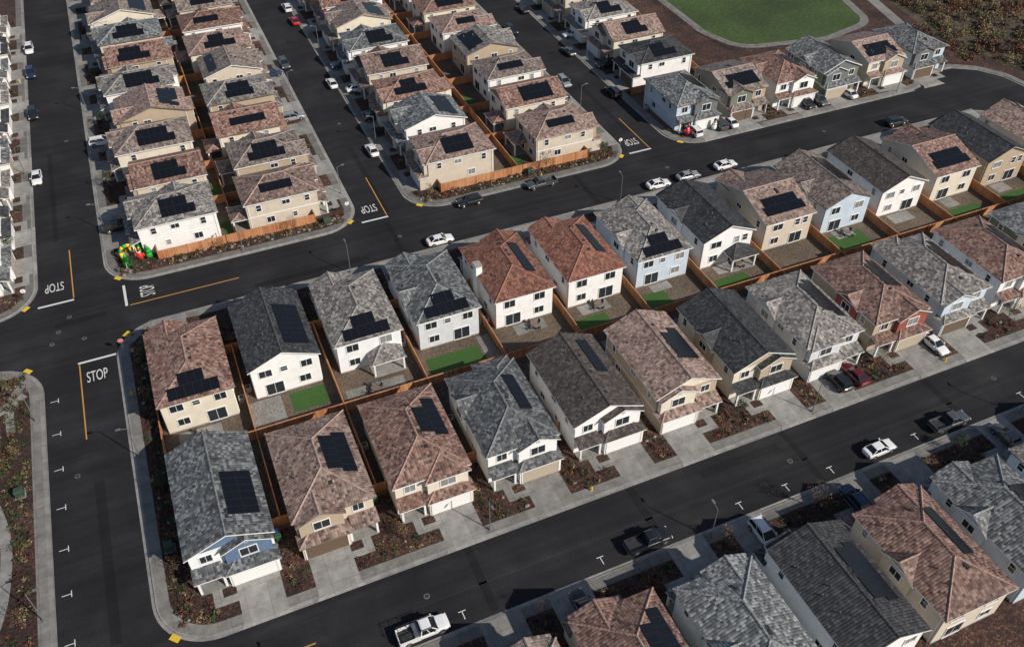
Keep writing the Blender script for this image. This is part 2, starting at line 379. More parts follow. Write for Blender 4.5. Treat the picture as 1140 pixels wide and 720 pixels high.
def pad(x, y, a):
    m = MB(); m.box(-.6, .6, -.38, .38, 0, .012); m.obj('tactile_paving', [M_pad], None, (x, y, .136), a)
for p in ((-15.0,111.3,math.radians(45)),(-28.9,108.7,math.radians(-45)),(-28.9,123.5,math.radians(45)),(-15.0,125.7,math.radians(-45)),(-15.0,58.1,math.radians(-45)),(23.8,125.7,math.radians(45)),(36.6,125.8,math.radians(-45)),(77.8,125.8,math.radians(45)),(91.1,125.9,math.radians(-45))):
    pad(*p)

EXCL = []
def wrect(x, y, rot, x0, x1, y0, y1):
    c, s = round(math.cos(rot)), round(math.sin(rot))
    P = [(x+a*c-b*s, y+a*s+b*c) for a, b in ((x0,y0),(x1,y1))]
    return (min(P[0][0],P[1][0]), max(P[0][0],P[1][0]), min(P[0][1],P[1][1]), max(P[0][1],P[1][1]))

# ------------------------------------------------------------------ houses
Z = Vector((0,0,1))
def slab(mb, faces, loop, t, tile=0, trim=1):
    for f in faces: mb.face(f, tile)
    for f in faces: mb.face([(p[0],p[1],p[2]-t) for p in reversed(f)], trim)
    n = len(loop)
    for i in range(n):
        a = loop[i]; b = loop[(i+1) % n]
        mb.face([(a[0],a[1],a[2]-t),(b[0],b[1],b[2]-t),b,a], trim)
def cap(mb, p, q):
    p = Vector(p); q = Vector(q); d = (q-p).normalized(); sd = d.cross(Z).normalized()*.15
    L = (q-p).length; n = max(1, int(L/.42)); b0 = Vector((0,0,.085)); a = Vector((0,0,-.03))
    for i in range(n):
        P = p+(q-p)*(i/n); Q = p+(q-p)*min(1,(i+1.04)/n); lift = Vector((0,0,.03))
        mb.face([P+sd+a+lift, Q+sd+a, Q+b0, P+b0+lift], 4); mb.face([P-sd+a+lift, P+b0+lift, Q+b0, Q-sd+a], 4); mb.face([P+sd+a+lift, P+b0+lift, P-sd+a+lift], 4)
    mb.face([q+sd+a, q-sd+a, q+b0], 4)
def sw(p): return (p[1], p[0], p[2])
def roof(mb, kind, x0, x1, y0, y1, ze, p, t=.17):
    if kind == 'xgable' or (kind == 'hip' and (x1-x0) > (y1-y0)):
        f = sw; a0, a1, b0, b1 = y0, y1, x0, x1
    else:
        f = lambda q: q; a0, a1, b0, b1 = x0, x1, y0, y1
    am = (a0+a1)/2; h = (a1-a0)/2*p; zr = ze+h
    A = (a0,b0,ze); B = (a1,b0,ze); C = (a1,b1,ze); D = (a0,b1,ze)
    if kind in ('gable', 'xgable'):
        R0 = (am,b0,zr); R1 = (am,b1,zr)
        F = [[A,R0,R1,D],[B,C,R1,R0]]; Lp = [A,R0,B,C,R1,D]; caps = [(R0,R1)]
    else:
        i = (a1-a0)/2; R0 = (am,b0+i,zr); R1 = (am,b1-i,zr)
        F = [[A,R0,R1,D],[B,C,R1,R0],[A,B,R0],[C,D,R1]]; Lp = [A,B,C,D]; caps = [(R0,R1),(A,R0),(B,R0),(C,R1),(D,R1)]
    slab(mb, [[f(q) for q in fc] for fc in F], [f(q) for q in Lp], t)
    for a, b in caps:
        if (Vector(a)-Vector(b)).length > .3: cap(mb, f(a), f(b))
    return zr
def halfhip(mb, x0, x1, yw, yf, z0, p, t=.14):
    d = abs(yf-yw); z1 = z0+d*p; k = min(d, (x1-x0)/2-.1)
    A = (x0,yf,z0); B = (x1,yf,z0); C = (x1,yw,z0); D = (x0,yw,z0); R0 = (x0+k,yw,z1); R1 = (x1-k,yw,z1)
    slab(mb, [[A,B,R1,R0],[A,R0,D],[B,C,R1]], [A,B,C,D], t)
    cap(mb, A, R0); cap(mb, B, R1)
def window(mb, o, r, n, cu, cz, w, h, trimw=.1, mull=True, g=None):
    gm = g if g is not None else (3 if random.random() < .3 else 0)
    u0, u1, v0, v1 = cu-w/2, cu+w/2, cz-h/2, cz+h/2
    mb.obox(o, r, n, u0, u1, v0, v1, -.02, .015, gm)
    k = trimw; d = .085
    mb.obox(o, r, n, u0-k, u1+k, v1, v1+k, -.02, d, 1); mb.obox(o, r, n, u0-k, u1+k, v0-k, v0, -.02, d+.02, 1)
    mb.obox(o, r, n, u0-k, u0, v0, v1, -.02, d-.003, 1); mb.obox(o, r, n, u1, u1+k, v0, v1, -.02, d-.003, 1)
    if mull and w > .9: mb.obox(o, r, n, cu-.025, cu+.025, v0, v1, -.02, .04, 1)
    if mull and w <= .9: mb.obox(o, r, n, u0, u1, cz-.025, cz+.025, -.02, .04, 1)

def house(x, y, rot, kind='hip', rm='pink', wm='white', am=None, s=1, W=9.3, D=14.0, solar='side', nc=6, nr=2, dk=15, p=.43, rear=None, trimd=False, so=0.0, far=False, chimney=False, wing='gable', cross=None):
    am = am or wm
    E = empty('two_storey_house', (x, y, .1), rot)
    ww = W/2; dd = D/2; zw = 5.6; ov = .42
    ss = {0: 1, 180: -1, -90: 1, 90: -1}[round(math.degrees(rot))]
    walls = MB(); rf = MB(); win = MB(); tr = MB()
    walls.box(-ww, ww, -dd, dd, 0, zw, 0)
    walls.box(-ww-.03, ww+.03, -dd-.03, dd+.03, 0, .22, 2)
    t = .17; ze = zw-ov*p+t
    rx0, rx1, ry0, ry1 = -ww-ov, ww+ov, -dd-ov, dd+ov
    if kind == 'xgable': pm = p*.72; ze = zw-ov*pm+t
    else: pm = p
    zr = roof(rf, kind, rx0, rx1, ry0, ry1, ze, pm, t)
    if kind == 'gable':
        for yy in (-dd, dd): walls.face([(-ww,yy,zw),(ww,yy,zw),(0,yy,zw+ww*p)], 1 if am != wm else 0)
    if kind == 'xgable':
        for xx in (-ww, ww): walls.face([(xx,-dd,zw),(xx,dd,zw),(xx,0,zw+dd*pm)], 0)
    if cross is None: cross = random.random() < .45
    cs = -ss; cyc = random.uniform(-dd*.25, dd*.35)
    if cross and kind != 'xgable':
        cw = 2.2; ex = .35; X0 = cs*ww; X1 = cs*(ww+ex)
        walls.box(min(X0,X1), max(X0,X1), cyc-cw, cyc+cw, 2.9, 5.45, 1)
        o2 = .34; pc2 = .5; zE = 5.45-o2*pc2+.15
        xa, xb = sorted((cs*(ww-3.4), cs*(ww+ex+.34)))
        roof(rf, 'xgable', xa, xb, cyc-cw-o2, cyc+cw+o2, zE, pc2, .15)
        walls.face([(X1,cyc-cw,5.45),(X1,cyc+cw,5.45),(X1,cyc,5.45+cw*pc2)], 1)
    gw = 5.7
    gx0, gx1 = (ww-gw, ww) if s > 0 else (-ww, -ww+gw)
    gy = -dd-1.75
    walls.box(gx0, gx1, gy, -dd, 0, 2.86, 0)
    halfhip(rf, gx0-.33, gx1+.33, -dd, gy-.38, 2.86-.1, .38)
    ux0, ux1 = gx0+.25, gx1-.2
    uy = -dd-.75
    walls.box(ux0, ux1, uy, -dd, 3.0, 5.42, 1)
    um = (ux0+ux1)/2; uh = (ux1-ux0)/2; o2 = .36
    up = .46
    if wing == 'gable':
        walls.face([(ux0,uy,5.42),(ux1,uy,5.42),(um,uy,5.42+uh*up)], 1)
        roof(rf, 'gable', ux0-o2, ux1+o2, uy-o2, -dd+3.2, 5.42-o2*up+.15, up, .15)
        for k in range(3): walls.box(um-.25, um+.25, uy-.03, uy-.002, 5.72+k*.14, 5.80+k*.14, 2)
    else:
        roof(rf, 'hip', ux0-o2, ux1+o2, uy-o2, -dd+6.6, 5.42-o2*p+.15, p*.97, .15)
    px0, px1 = (-ww+.1, gx0-.02) if s > 0 else (gx1+.02, ww-.1)
    py = -dd-1.5
    tr.box(px0, px1, py-.1, -dd-.04, 0, .16, 2)
    slab_z = 2.62
    if s > 0: A = (px0-.25, py-.3, slab_z); B = (px1-.36, py-.3, slab_z)
    else: A = (px0+.36, py-.3, slab_z); B = (px1+.25, py-.3, slab_z)
    C = (B[0], -dd, slab_z+.62); Dp = (A[0], -dd, slab_z+.62)
    slab(rf, [[A,B,C,Dp]], [A,B,C,Dp], .14)
    for qx in ((px0+.15), (px1-.5 if s > 0 else px1-.15), ):
        tr.box(qx-.13, qx+.13, py, py+.26, .16, slab_z-.1, 0)
    X = Vector((1,0,0)); Y = Vector((0,1,0))
    of = Vector((0,-dd,0)); nf = -Y
    og = Vector((0,gy,0)); ou = Vector((0,uy,0))
    gc = (gx0+gx1)/2
    tr.obox(og, X, nf, gc-2.5, gc+2.5, .05, 2.25, -.02, .02, 3)
    for k in range(4): tr.obox(og, X, nf, gc-2.46, gc+2.46, .09+k*.54, .09+k*.54+.48, .02, .045, 3)
    tr.obox(og, X, nf, gc-2.64, gc-2.5, .05, 2.39, -.02, .09, 0); tr.obox(og, X, nf, gc+2.5, gc+2.64, .05, 2.39, -.02, .09, 0)
    tr.obox(og, X, nf, gc-2.5, gc+2.5, 2.25, 2.39, -.02, .088, 0)
    window(win, ou, X, nf, um, 4.35, 1.9, 1.35)
    pc = (px0+px1)/2
    window(win, of, X, nf, pc, 4.35, 1.3, 1.2)
    tr.obox(of, X, nf, pc-.5, pc+.5, .16, 2.3, -.02, .05, 4)
    tr.obox(of, X, nf, pc-.6, pc-.5, .16, 2.4, -.02, .09, 0); tr.obox(of, X, nf, pc+.5, pc+.6, .16, 2.4, -.02, .09, 0)
    ob = Vector((0,dd,0)); nb = Y
    if rear == 'bump':
        bx0, bx1 = (-ww+.5, .4) if s < 0 else (-.4, ww-.5)
        ry = dd+1.1
        walls.box(bx0, bx1, dd, ry, 0, 5.42, 0)
        roof(rf, 'hip', bx0-.36, bx1+.36, dd-5.3, ry+.36, 5.42-.36*p+.15, p*.97, .15)
        obb = Vector((0,ry,0))
        window(win, obb, X, nb, (bx0+bx1)/2-1, 4.3, 1.1, 1.2); window(win, obb, X, nb, (bx0+bx1)/2+1, 4.3, 1.1, 1.2)
        window(win, obb, X, nb, (bx0+bx1)/2, 1.25, 2.3, 2.05)
        ox = -ww+2.1 if s > 0 else ww-2.1
        window(win, ob, X, nb, ox, 4.3, 1.3, 1.1); window(win, ob, X, nb, ox, 1.6, 1.5, 1.2)
    else:
        v = random.choice([0,1,2])
        if v == 0:
            window(win, ob, X, nb, -ww+1.7, 4.35, 1.5, 1.2); window(win, ob, X, nb, .2, 4.45, .9, .8); window(win, ob, X, nb, ww-1.9, 4.35, 1.7, 1.2)
        elif v == 1:
            window(win, ob, X, nb, -ww+2.2, 4.35, 1.7, 1.3); window(win, ob, X, nb, ww-2.2, 4.35, 1.7, 1.3)
        else:
            window(win, ob, X, nb, -ww+1.4, 4.4, .9, 1.2); window(win, ob, X, nb, -ww+3.0, 4.4, .9, 1.2); window(win, ob, X, nb, ww-2.4, 4.35, 1.9, 1.2)
        window(win, ob, X, nb, -1.9*s, 1.25, 2.4, 2.05, g=0); window(win, ob, X, nb, 2.4*s, 1.65, 1.5, 1.2)
        if rear == 'low':
            lx0, lx1 = (-ww+.2, .6) if s > 0 else (-.6, ww-.2)
            halfhip(rf, lx0, lx1, dd, dd+2.9, 2.62, .36)
            for qx in (lx0+.35, lx1-.35): tr.box(qx-.12, qx+.12, dd+2.35, dd+2.6, 0, 2.5, 0)
            tr.box(lx0+.1, lx1-.1, dd+.04, dd+2.8, 0, .1, 2)
    for sg in (-1, 1):
        os_ = Vector((sg*ww,0,0)); n_ = X*sg
        for (yy, zz, w, h) in ((-dd+2.2,4.4,.8,1.1),(-dd*.15,4.5,1.3,.8),(dd-2.2,4.35,.8,1.2),(dd-4,1.7,1.3,1.1),(-dd*.3,1.7,.7,.9)):
            if sg == s and zz < 3 and yy < 0: continue
            if random.random() < .12: continue
            yw_ = yy+random.uniform(-.5,.5)
            if cross and kind != 'xgable' and sg == cs and zz > 3 and abs(yw_-cyc) < 3.1: continue
            window(win, os_, Y, n_, yw_, zz, w, h)
        if cross and kind != 'xgable' and sg == cs: window(win, Vector((cs*(ww+.35),0,0)), Y, n_, cyc, 4.35, 1.6, 1.1)
        if trimd or am != wm:
            tr.box(min(sg*ww, sg*(ww+.05)), max(sg*ww, sg*(ww+.05)), -dd, dd, 2.72, 2.86, 0)
        tr.box(sg*(ww+.05)-.05, sg*(ww+.05)+.05, dd-.35, dd-.25, 0, zw-.05, 0)
    acs = -s
    tr.box(acs*(ww+.75)-.4, acs*(ww+.75)+.4, dd-2.6, dd-1.8, 0, .85, 5); tr.cyl((acs*(ww+.75), dd-2.2, .85), (acs*(ww+.75), dd-2.2, .88), .3, .3, 10, 6)
    def rz(xx, yy):
        if kind == 'xgable': return ze+(dd+ov-abs(yy))*pm
        z = ze+(ww+ov-abs(xx))*pm
        if kind == 'hip': z = min(z, ze+(dd+ov-abs(yy))*pm)
        return z
    for k in range(4):
        xx = -ss*random.uniform(.8, ww-.8); yy = random.uniform(-dd+2, dd-2); z = rz(xx, yy)
        rf.cyl((xx,yy,z-.1), (xx,yy,z+.4), .06, .06, 6, 2)
    for k in range(3):
        xx = ss*random.uniform(.5, .7); yy = random.uniform(-dd+2, dd-3); z = rz(xx, yy)
        rf.box(xx-.2, xx+.2, yy-.25, yy+.25, z-.05, z+.13, 3)
    if chimney:
        walls.box(-ss*ww-.5, -ss*ww+.5, -1, .4, 0, zw+1.6, 0); walls.box(-ss*ww-.56, -ss*ww+.56, -1.06, .46, zw+1.6, zw+1.75, 2)
    sp = None
    if solar:
        sp = MB(); a = math.atan(pm)
        if kind == 'xgable' and solar == 'side': solar = 'rear' if rot != 0 else 'front'
        if solar == 'side':
            e1 = Vector((0,1,0)); e2 = Vector((-ss*math.cos(a),0,math.sin(a))); o = Vector((ss*(ww+ov),so,ze)); nn = Vector((ss*math.sin(a),0,math.cos(a)))
        else:
            rs = 1 if solar == 'rear' else -1
            e1 = Vector((1,0,0)); e2 = Vector((0,-rs*math.cos(a),math.sin(a))); o = Vector((0,rs*(dd+ov),ze)); nn = Vector((0,rs*math.sin(a),math.cos(a)))
        cut = random.choice([0,0,1,2]); lead = random.choice([0,0,1])
        L = (ww+ov)/math.cos(a); ph = 1.78; s0 = max(.5, (L-nr*ph)/2+.1)
        if solar == 'side': rows = [(nc+1) - (cut if j == nr-1 and nr > 1 else 0) for j in range(nr)]
        elif kind == 'hip': s0 = .45; rows = [6,3]; lead = 0
        else: s0 = 1.6; rows = [7,6][:nr]
        for j, nj in enumerate(rows):
            for i in range(nj):
                base = rows[0] if solar == 'side' else nj
                u = (i-base/2+(lead*.5 if j else 0))*1.1; v = s0+j*(ph+.02)
                if kind == 'hip' and solar == 'side' and abs(so+u+.55) > dd-(v+ph)*.9+.2: continue
                P = o+e1*u+e2*v+nn*.13
                sp.hexa([P-nn*.05, P+e1*1.08-nn*.05, P+e1*1.08+e2*ph-nn*.05, P+e2*ph-nn*.05, P, P+e1*1.08, P+e1*1.08+e2*ph, P+e2*ph], 1)
                b = .02; Q = P+nn*.004
                sp.face([Q+e1*b+e2*b, Q+e1*(1.08-b)+e2*b, Q+e1*(1.08-b)+e2*(ph-b), Q+e1*b+e2*(ph-b)], 0)
    wmats = [WALL[wm], WALL[am], M_found]
    tm = M_trimd if trimd else M_trim
    fas = random.choice([M_trim, M_trim, M_gd1, M_trimd]) if wm not in ('white','whites') else M_trim
    walls.obj('walls', wmats, E); rf.obj('roof', [ROOF[rm], fas, M_metal, M_dark, CAPM[rm]], E, uv=True)
    win.obj('windows', [M_glass, M_trim if random.random() < .8 else tm, M_glass, M_glass2], E)
    gd = random.choice([M_trim, M_trim, M_gd1, M_gd2]); dr = random.choice([M_gd2, M_dark, M_door1, M_door2])
    tr.obj('doors_and_trim', [tm, tm, M_drive, gd, dr, M_acw, M_dark], E)
    if sp: sp.obj('solar_panels', [M_solar, M_panelf], E, uv=True)
    dv = MB(); yk = -dk
    z = .044
    dv.face([(gc-2.5,yk+.2,z),(gc+2.5,yk+.2,z),(gc+2.5,gy,z),(gc-2.5,gy,z)])
    dv.face([(gc-2.9,yk-.4,-.09),(gc+2.9,yk-.4,-.09),(gc+2.5,yk+.2,z),(gc-2.5,yk+.2,z)])
    wx0, wx1 = (pc-.55, pc+.55)
    dv.face([(wx0,py-.1,z),(wx1,py-.1,z),(wx1,py-1.3,z),(wx0,py-1.3,z)])
    if s > 0: dv.face([(wx0,py-2.3,z),(gc-2.5,py-2.3,z),(gc-2.5,py-1.3,z),(wx0,py-1.3,z)])
    else: dv.face([(gc+2.5,py-2.3,z),(wx1,py-2.3,z),(wx1,py-1.3,z),(gc+2.5,py-1.3,z)])
    dv.obj('driveway', [M_drive], None, (x, y, .1), rot)
    EXCL.append(wrect(x, y, rot, -ww-.3, ww+.3, -dd-2.2, dd+.5)); EXCL.append(wrect(x, y, rot, gc-2.8, gc+2.8, -dk-1, gy))
    EXCL.append(wrect(x, y, rot, min(pc-.8,gc), max(pc+.8,gc), py-2.5, py))
    return gc
M_gd1 = plain('garage_door_tan', (.40,.34,.26), .6); M_gd2 = plain('garage_door_brown', (.12,.08,.055), .6)
M_door1 = plain('door_red', (.25,.04,.03), .5); M_door2 = plain('door_teal', (.04,.12,.14), .5); M_acw = plain('ac_unit', (.40,.40,.38), .5, .3)

def HX(n): return -7+12.05*(n-1)
PI = math.pi
H = [
 (1,'gable','slate','whites','blue',1,'side',5,2,-2.0,dict(D=15.6,cross=False)),
 (2,'hip','pink','beige','tan',-1,'side',5,2,.0,dict(cross=False)),
 (3,'hip','red','cream',None,1,'side',5,2,1.0,dict(wing='hip',cross=False)),
 (4,'hip','slate','white',None,1,'side',6,1,1.0,dict(rear='bump',cross=True)),
 (5,'gable','darkbrown','white',None,1,'side',5,1,2.5,dict(cross=False)),
 (6,'gable','pink','tan','cream',-1,'side',5,2,0,dict(cross=False)),
 (7,'gable','dark','cream','tan',1,None,0,0,0,dict(cross=True)),
 (8,'hip','greybrown','lgrey','lgrey',-1,'side',7,2,0,dict(wing='hip',cross=True)),
 (9,'hip','red','tan','redw',1,'side',5,2,1,dict(cross=True)),
 (10,'hip','greybrown','lblue',None,-1,'side',7,2,0,dict(rear='bump',cross=False)),
 (11,'hip','red','white',None,1,'side',6,2,0,{}),
 (12,'hip','grey','green','cream',-1,'side',6,2,0,{}),
 (13,'gable','pink','cream',None,1,'side',5,2,0,{}),
 (14,'hip','brown','white',None,-1,'side',5,2,0,{}),
]
for n, k, r, w, a, s, so_, nc, nr, so, ex in H:
    Dn = ex.get('D', 14.2)
    cy = 63.7+Dn/2
    house(HX(n), cy, 0, k, r, w, a, s, solar=so_, nc=nc, nr=nr, so=so, dk=cy-FY0, **ex)
Bk = [
 (1,'hip','red','cream',None,1,'rear',4,2,0,dict(D=14.5,cross=False), 95.6),
 (2,'gable','dark','white',None,-1,'side',7,2,1.0,dict(cross=False), 97.0),
 (3,'hip','greybrown','whites',None,1,'rear',4,2,0,dict(rear='low',cross=False), 97.2),
 (4,'hip','grey','lgrey',None,1,'rear',4,2,0,dict(cross=True), 97.2),
 (5,'hip','terra','white',None,-1,'side',6,1,0,dict(chimney=True,cross=False), 97.0),
 (6,'hip','terra','white',None,1,'side',6,1,0,dict(cross=False), 97.0),
 (7,'hip','greybrown','lblue',None,-1,'rear',4,2,0,dict(cross=True), 97.0),
 (8,'gable','dark','white',None,1,None,6,1,0,dict(rear='low',cross=True), 97.0),
 (9,'xgable','pink','beige',None,1,'rear',4,2,0,dict(), 97.0),
 (10,'gable','brown','lblue',None,-1,'side',6,2,-1,dict(cross=True), 97.0),
 (11,'gable','darkbrown','white',None,1,None,5,2,0,dict(cross=False), 97.0),
 (12,'xgable','red','cream',None,-1,'rear',3,2,0,dict(), 97.0),
 (13,'gable','dark','tan',None,1,None,4,2,0,dict(), 97.0),
 (14,'hip','pink','white',None,-1,'side',5,2,0,dict(), 97.0),
]
for n, k, r, w, a, s, so_, nc, nr, so, ex, cy in Bk:
    house(HX(n), cy, PI, k, r, w, a, s, solar=so_, nc=nc, nr=nr, so=so, dk=FY1-cy, **ex)
S = [(3.0,'brown','tan','hip'),(4.0,'red','cream','hip'),(5,'grey','lblue','hip'),(6,'dark','white','gable'),(7,'red','beige','hip'),(8,'grey','lblue','hip'),(9,'greybrown','lblue','hip'),(10,'pink','white','gable'),(2,'grey','white','hip'),(1,'pink','beige','hip'),(11,'dark','white','hip')]  # lblue here: white walls, bluish shade put into the wall colour
for i, (n, r, w, k) in enumerate(S):
    cy = 31.6 if n not in (4,) else 32.6
    house(HX(n)-.3, cy, PI, k, r, w, None, 1 if i % 2 else -1, solar='side' if i != 2 else 'rear', nc=6, nr=1+(i % 2), so=random.uniform(-2,2), dk=46.4-cy, cross=(i in (2,4,5)))
rc = ['greybrown','red','brown','pink','greybrown','red','grey','brown','pink','grey','red']
wc = ['white','beige','cream','tan','white','tan','beige','cream','white','white','cream']
kc = ['hip','gable','hip','xgable','hip','gable','hip','xgable','hip','hip','gable']
rc2 = ['pink','brown','red','greybrown','brown','pink','red','brown','darkbrown','pink','red']
wc2 = ['beige','tan','cream','tan','beige','cream','white','beige','tan','cream','beige']
def jit(a): return random.uniform(-a, a)
for i in range(11):
    yy = 134.6+12.45*i
    j1 = 0 if i == 0 else jit(.9); j2 = 0 if i == 0 else jit(.9)
    d1 = random.choice([11.6,12.6,13.2]); d2 = random.choice([11.4,12.2,12.8])
    if i == 0: d1, d2 = 12.6, 12.2
    house(-3.9+j1, yy+jit(.3), -PI/2, kc[i], rc[i], wc[i], random.choice([None,'tan','brownw','cream']), 1 if i % 2 else -1, D=d1, solar='side', nc=random.choice([4,5]), nr=random.choice([1,2,2]), so=random.uniform(-1,1.5), dk=12.6+j1, W=random.choice([9.0,9.5]), rear=random.choice([None,'low','bump']) if i else None)
    house(13.4+j2, yy-.4+jit(.3), PI/2, kc[(i+3) % 11] if i else 'hip', rc2[i], wc2[i], random.choice([None,'tan','beige']), -1 if i % 2 else 1, D=d2, solar='side', nc=random.choice([4,5]), nr=1+i % 2, so=random.uniform(-1,1.5), dk=11.9-j2, W=random.choice([9.0,9.5]), rear=random.choice([None,'low']))
rc = ['pink','grey','red','pink','grey','brown','red','greybrown','pink']
wc = ['beige','white','cream','beige','white','cream','white','tan','beige']
rc2 = ['pink','red','brown','greybrown','pink','red','dark','grey','red']
wc2 = ['beige','cream','white','tan','white','cream','white','beige','cream']
for i in range(9):
    yy = 134.8+12.45*i
    j1 = 0 if i == 0 else jit(.9); j2 = 0 if i == 0 else jit(.9)
    house(46.4+j1, yy+jit(.3), -PI/2, kc[(i+2) % 11] if i else 'hip', rc[i], wc[i], random.choice([None,'tan','redw','cream']), -1 if i % 2 else 1, D=random.choice([12.0,12.8]), solar='side', nc=random.choice([4,5]), nr=2, so=random.uniform(-1,1.5), dk=11.3+j1, W=random.choice([9.0,9.5]), rear=random.choice([None,'bump']))
    house(67.4+j2, yy-.3+jit(.3), PI/2, kc[(i+4) % 11], rc2[i], wc2[i], random.choice([None,'tan','brownw']), 1 if i % 2 else -1, D=random.choice([12.0,12.8]), solar='side', nc=random.choice([4,5]), nr=1+i % 2, so=random.uniform(-1,1.5), dk=11.9-j2, W=random.choice([9.0,9.5]), rear=random.choice([None,'low']))
r3 = [('grey','lblue','dgrey'),('brown','tan','green'),('red','white',None),('grey','green','dgrey'),('pink','cream','tan'),('grey','lblue','dgrey')]
for i, (r, w, a) in enumerate(r3):
    house(96.8+11.9*i, 136.2, 0, ['hip','xgable','hip','gable','xgable','hip'][i], r, w, a, -1 if i % 2 else 1, D=12.4, solar='side', nc=4, nr=2, dk=11.8, W=9.2)
r4 = [('dark','white'),('pink','cream'),('greybrown','white'),('brown','beige'),('pink','cream'),('red','tan')]
for i, (r, w) in enumerate(r4):
    house(101.2, 153.6+12.3*i, -PI/2, kc[i], r, w, None, -1 if i % 2 else 1, D=12.6, solar='side', nc=4, nr=2, dk=11.6, W=9.4)
for i in range(9):
    house(-38.0, 133.0+12.4*i, PI/2, kc[i], ['grey','dark','greybrown'][i % 3], 'white', None, -1 if i % 2 else 1, D=12.0, solar='side', nc=4, nr=1, dk=10.6, W=9.6)

# ------------------------------------------------------------------ yards and fences
def fence(x0, y0, x1, y1, h=1.8):
    L = math.hypot(x1-x0, y1-y0); a = math.atan2(y1-y0, x1-x0)
    m = MB()
    nb = max(1, int(L/.3)); w = L/nb
    for i in range(nb):
        dz = random.uniform(-.012,.012); m.box(i*w+.006, (i+1)*w-.006, -.02+random.uniform(-.006,.006), .02, .03, h-.12+dz)
    m.box(0, L, -.08, .08, h-.12, h-.05)
    m.box(0, L, .021, .06, .35, .44)
    n = max(1, round(L/2.4))
    for i in range(n+1): 
        xx = L*i/n; m.box(xx-.06, xx+.06, -.066, .066, 0, h+.02)
    m.obj('wooden_fence', [M_wood], None, (x0, y0, .13), a)
yb = 82.9
sheet('yard_soil', rect(-12.4, 152, 67.5, 101), .142, M_soil)
fence(-12.5, yb, 152, yb)
lot = [HX(n)-6.02 for n in range(1, 16)]
for i, lx in enumerate(lot):
    if lx > 156: break
    if i == 0: fence(lx+.5, 74, lx+.5, 93)
    else:
        fence(lx, 68, lx, yb-.09); fence(lx, yb+.09, lx, 100.8)
    if 0 < i < 14:
        for yy, gp in ((68, 1.3), (100.8, 1.3)):
            fence(lx+.07, yy, lx+gp, yy); fence(lx-gp, yy, lx-.07, yy)
EXCL.append((-12.4, 152, 67.5, 101))
def turf(x0, x1, y0, y1): sheet('lawn', rect(x0, x1, y0, y1), .146, M_turf)
turf(4.6, 9.6, 85.6, 89.3); turf(24.4, 32.6, 84.6, 88.0); turf(47.8, 53.5, 84.0, 86.9); turf(60.5,64.5,84.2,88); turf(96.5,104,84,88.6); turf(73,79,83.8,86.6); turf(120.5,129,84,86.6); turf(132.5,141,84,86.6)
def patio(x0, x1, y0, y1, m=M_drive): sheet('patio', rect(x0, x1, y0, y1), .1465, m)
patio(-10.6,-5,84.6,87.8); patio(12,20.5,83.6,86.6,M_gravel); patio(33,35,83.4,89.6,M_gravel); patio(39,44,87.4,89.7); patio(50,55,87.5,89.7); patio(-1,3.5,84,89.6,M_gravel)
for n in range(7, 15):
    if n != 9: patio(HX(n)-2.5, HX(n)+random.uniform(0,2.5), random.uniform(86.9,88), 89.7)
for n in range(1, 15): 
    if n != 4: patio(HX(n)-3.5, HX(n)+1, 79.9 if n == 1 else 78.3, 81.2)
def col_fences(xm, xl, xr, y0, n, pitch, ys):
    sheet('yard_soil', rect(xl, xr, ys+.1, y0+pitch*n), .142, M_soil); EXCL.append((xl, xr, ys, y0+pitch*n))
    fence(xl, ys, xr, ys); fence(xm, ys+.09, xm, y0+pitch*n-6)
    fence(xl, ys+.09, xl, ys+2.0); fence(xr, ys+.09, xr, ys+2.0)
    for i in range(n):
        yy = y0+pitch*i+pitch/2; fence(xl+1, yy, xm-.09, yy); fence(xm+.09, yy, xr-1, yy)
col_fences(4.9, -8.2, 18.2, 134.4, 11, 12.45, 128.0)
col_fences(56.9, 41.6, 71.6, 134.7, 9, 12.45, 128.1)
for (a, b) in ((3.0, 129.5), (3.0, 142), (5.2, 155), (58, 131), (58, 156)): turf(a, a+1.7, b, b+5)
turf(53.6,56.6,143,148); turf(53.6,56.6,167,171)
fence(91.5, 146.6, 163, 146.6); fence(109.8, 147, 116.2, 230)
sheet('yard_soil', rect(91, 163, 131, 146.4), .142, M_soil); EXCL.append((91,163,131,146.5))
for i in range(1, 6): fence(96.8+11.9*i-5.95, 133, 96.8+11.9*i-5.95, 146.5)
fence(163, 134, 163, 146.5)
lawn = rnd([(127,242),(124,168),(127,157.5),(148,153.5),(163,157),(167,172),(174,242)], [0,8,7,10,6,12,0])
sheet('footpath', inset(lawn, -2.0), .142, M_side); sheet('lawn', lawn, .146, M_lawn)
EXCL.append((121,176,150,245))
path2 = [(168,150),(171,150.5),(184,200),(196,260),(192,260),(181,200)]
sheet('footpath', path2, .1435, M_gravel)
sheet('scrub_ground', [(176,60),(259,60),(259,288),(199,288),(186,200),(174.5,152),(176,120)], .142, M_brush)
def chain(pts, h=1.5):
    m = MB()
    for i in range(len(pts)-1):
        a = Vector((*pts[i],0)); b = Vector((*pts[i+1],0)); n = max(1, int((b-a).length/2.5)); 
        for k in range(n+1): 
            q = a+(b-a)*k/n; m.cyl((q.x,q.y,0), (q.x,q.y,h), .04, .04, 6)
        for hh in (.15, h*.5, h-.03): m.cyl((a.x,a.y,hh), (b.x,b.y,hh), .025, .025, 5)
    m.obj('metal_fence', [M_dark], None, (0,0,.13))
chain([(165,147),(170,141),(175.5,132),(177.5,120),(177,105),(176,60)]); chain([(123.4,226),(121.4,170),(124,156),(136,151.2),(150,150.0),(165,153),(169,160)], 1.2)
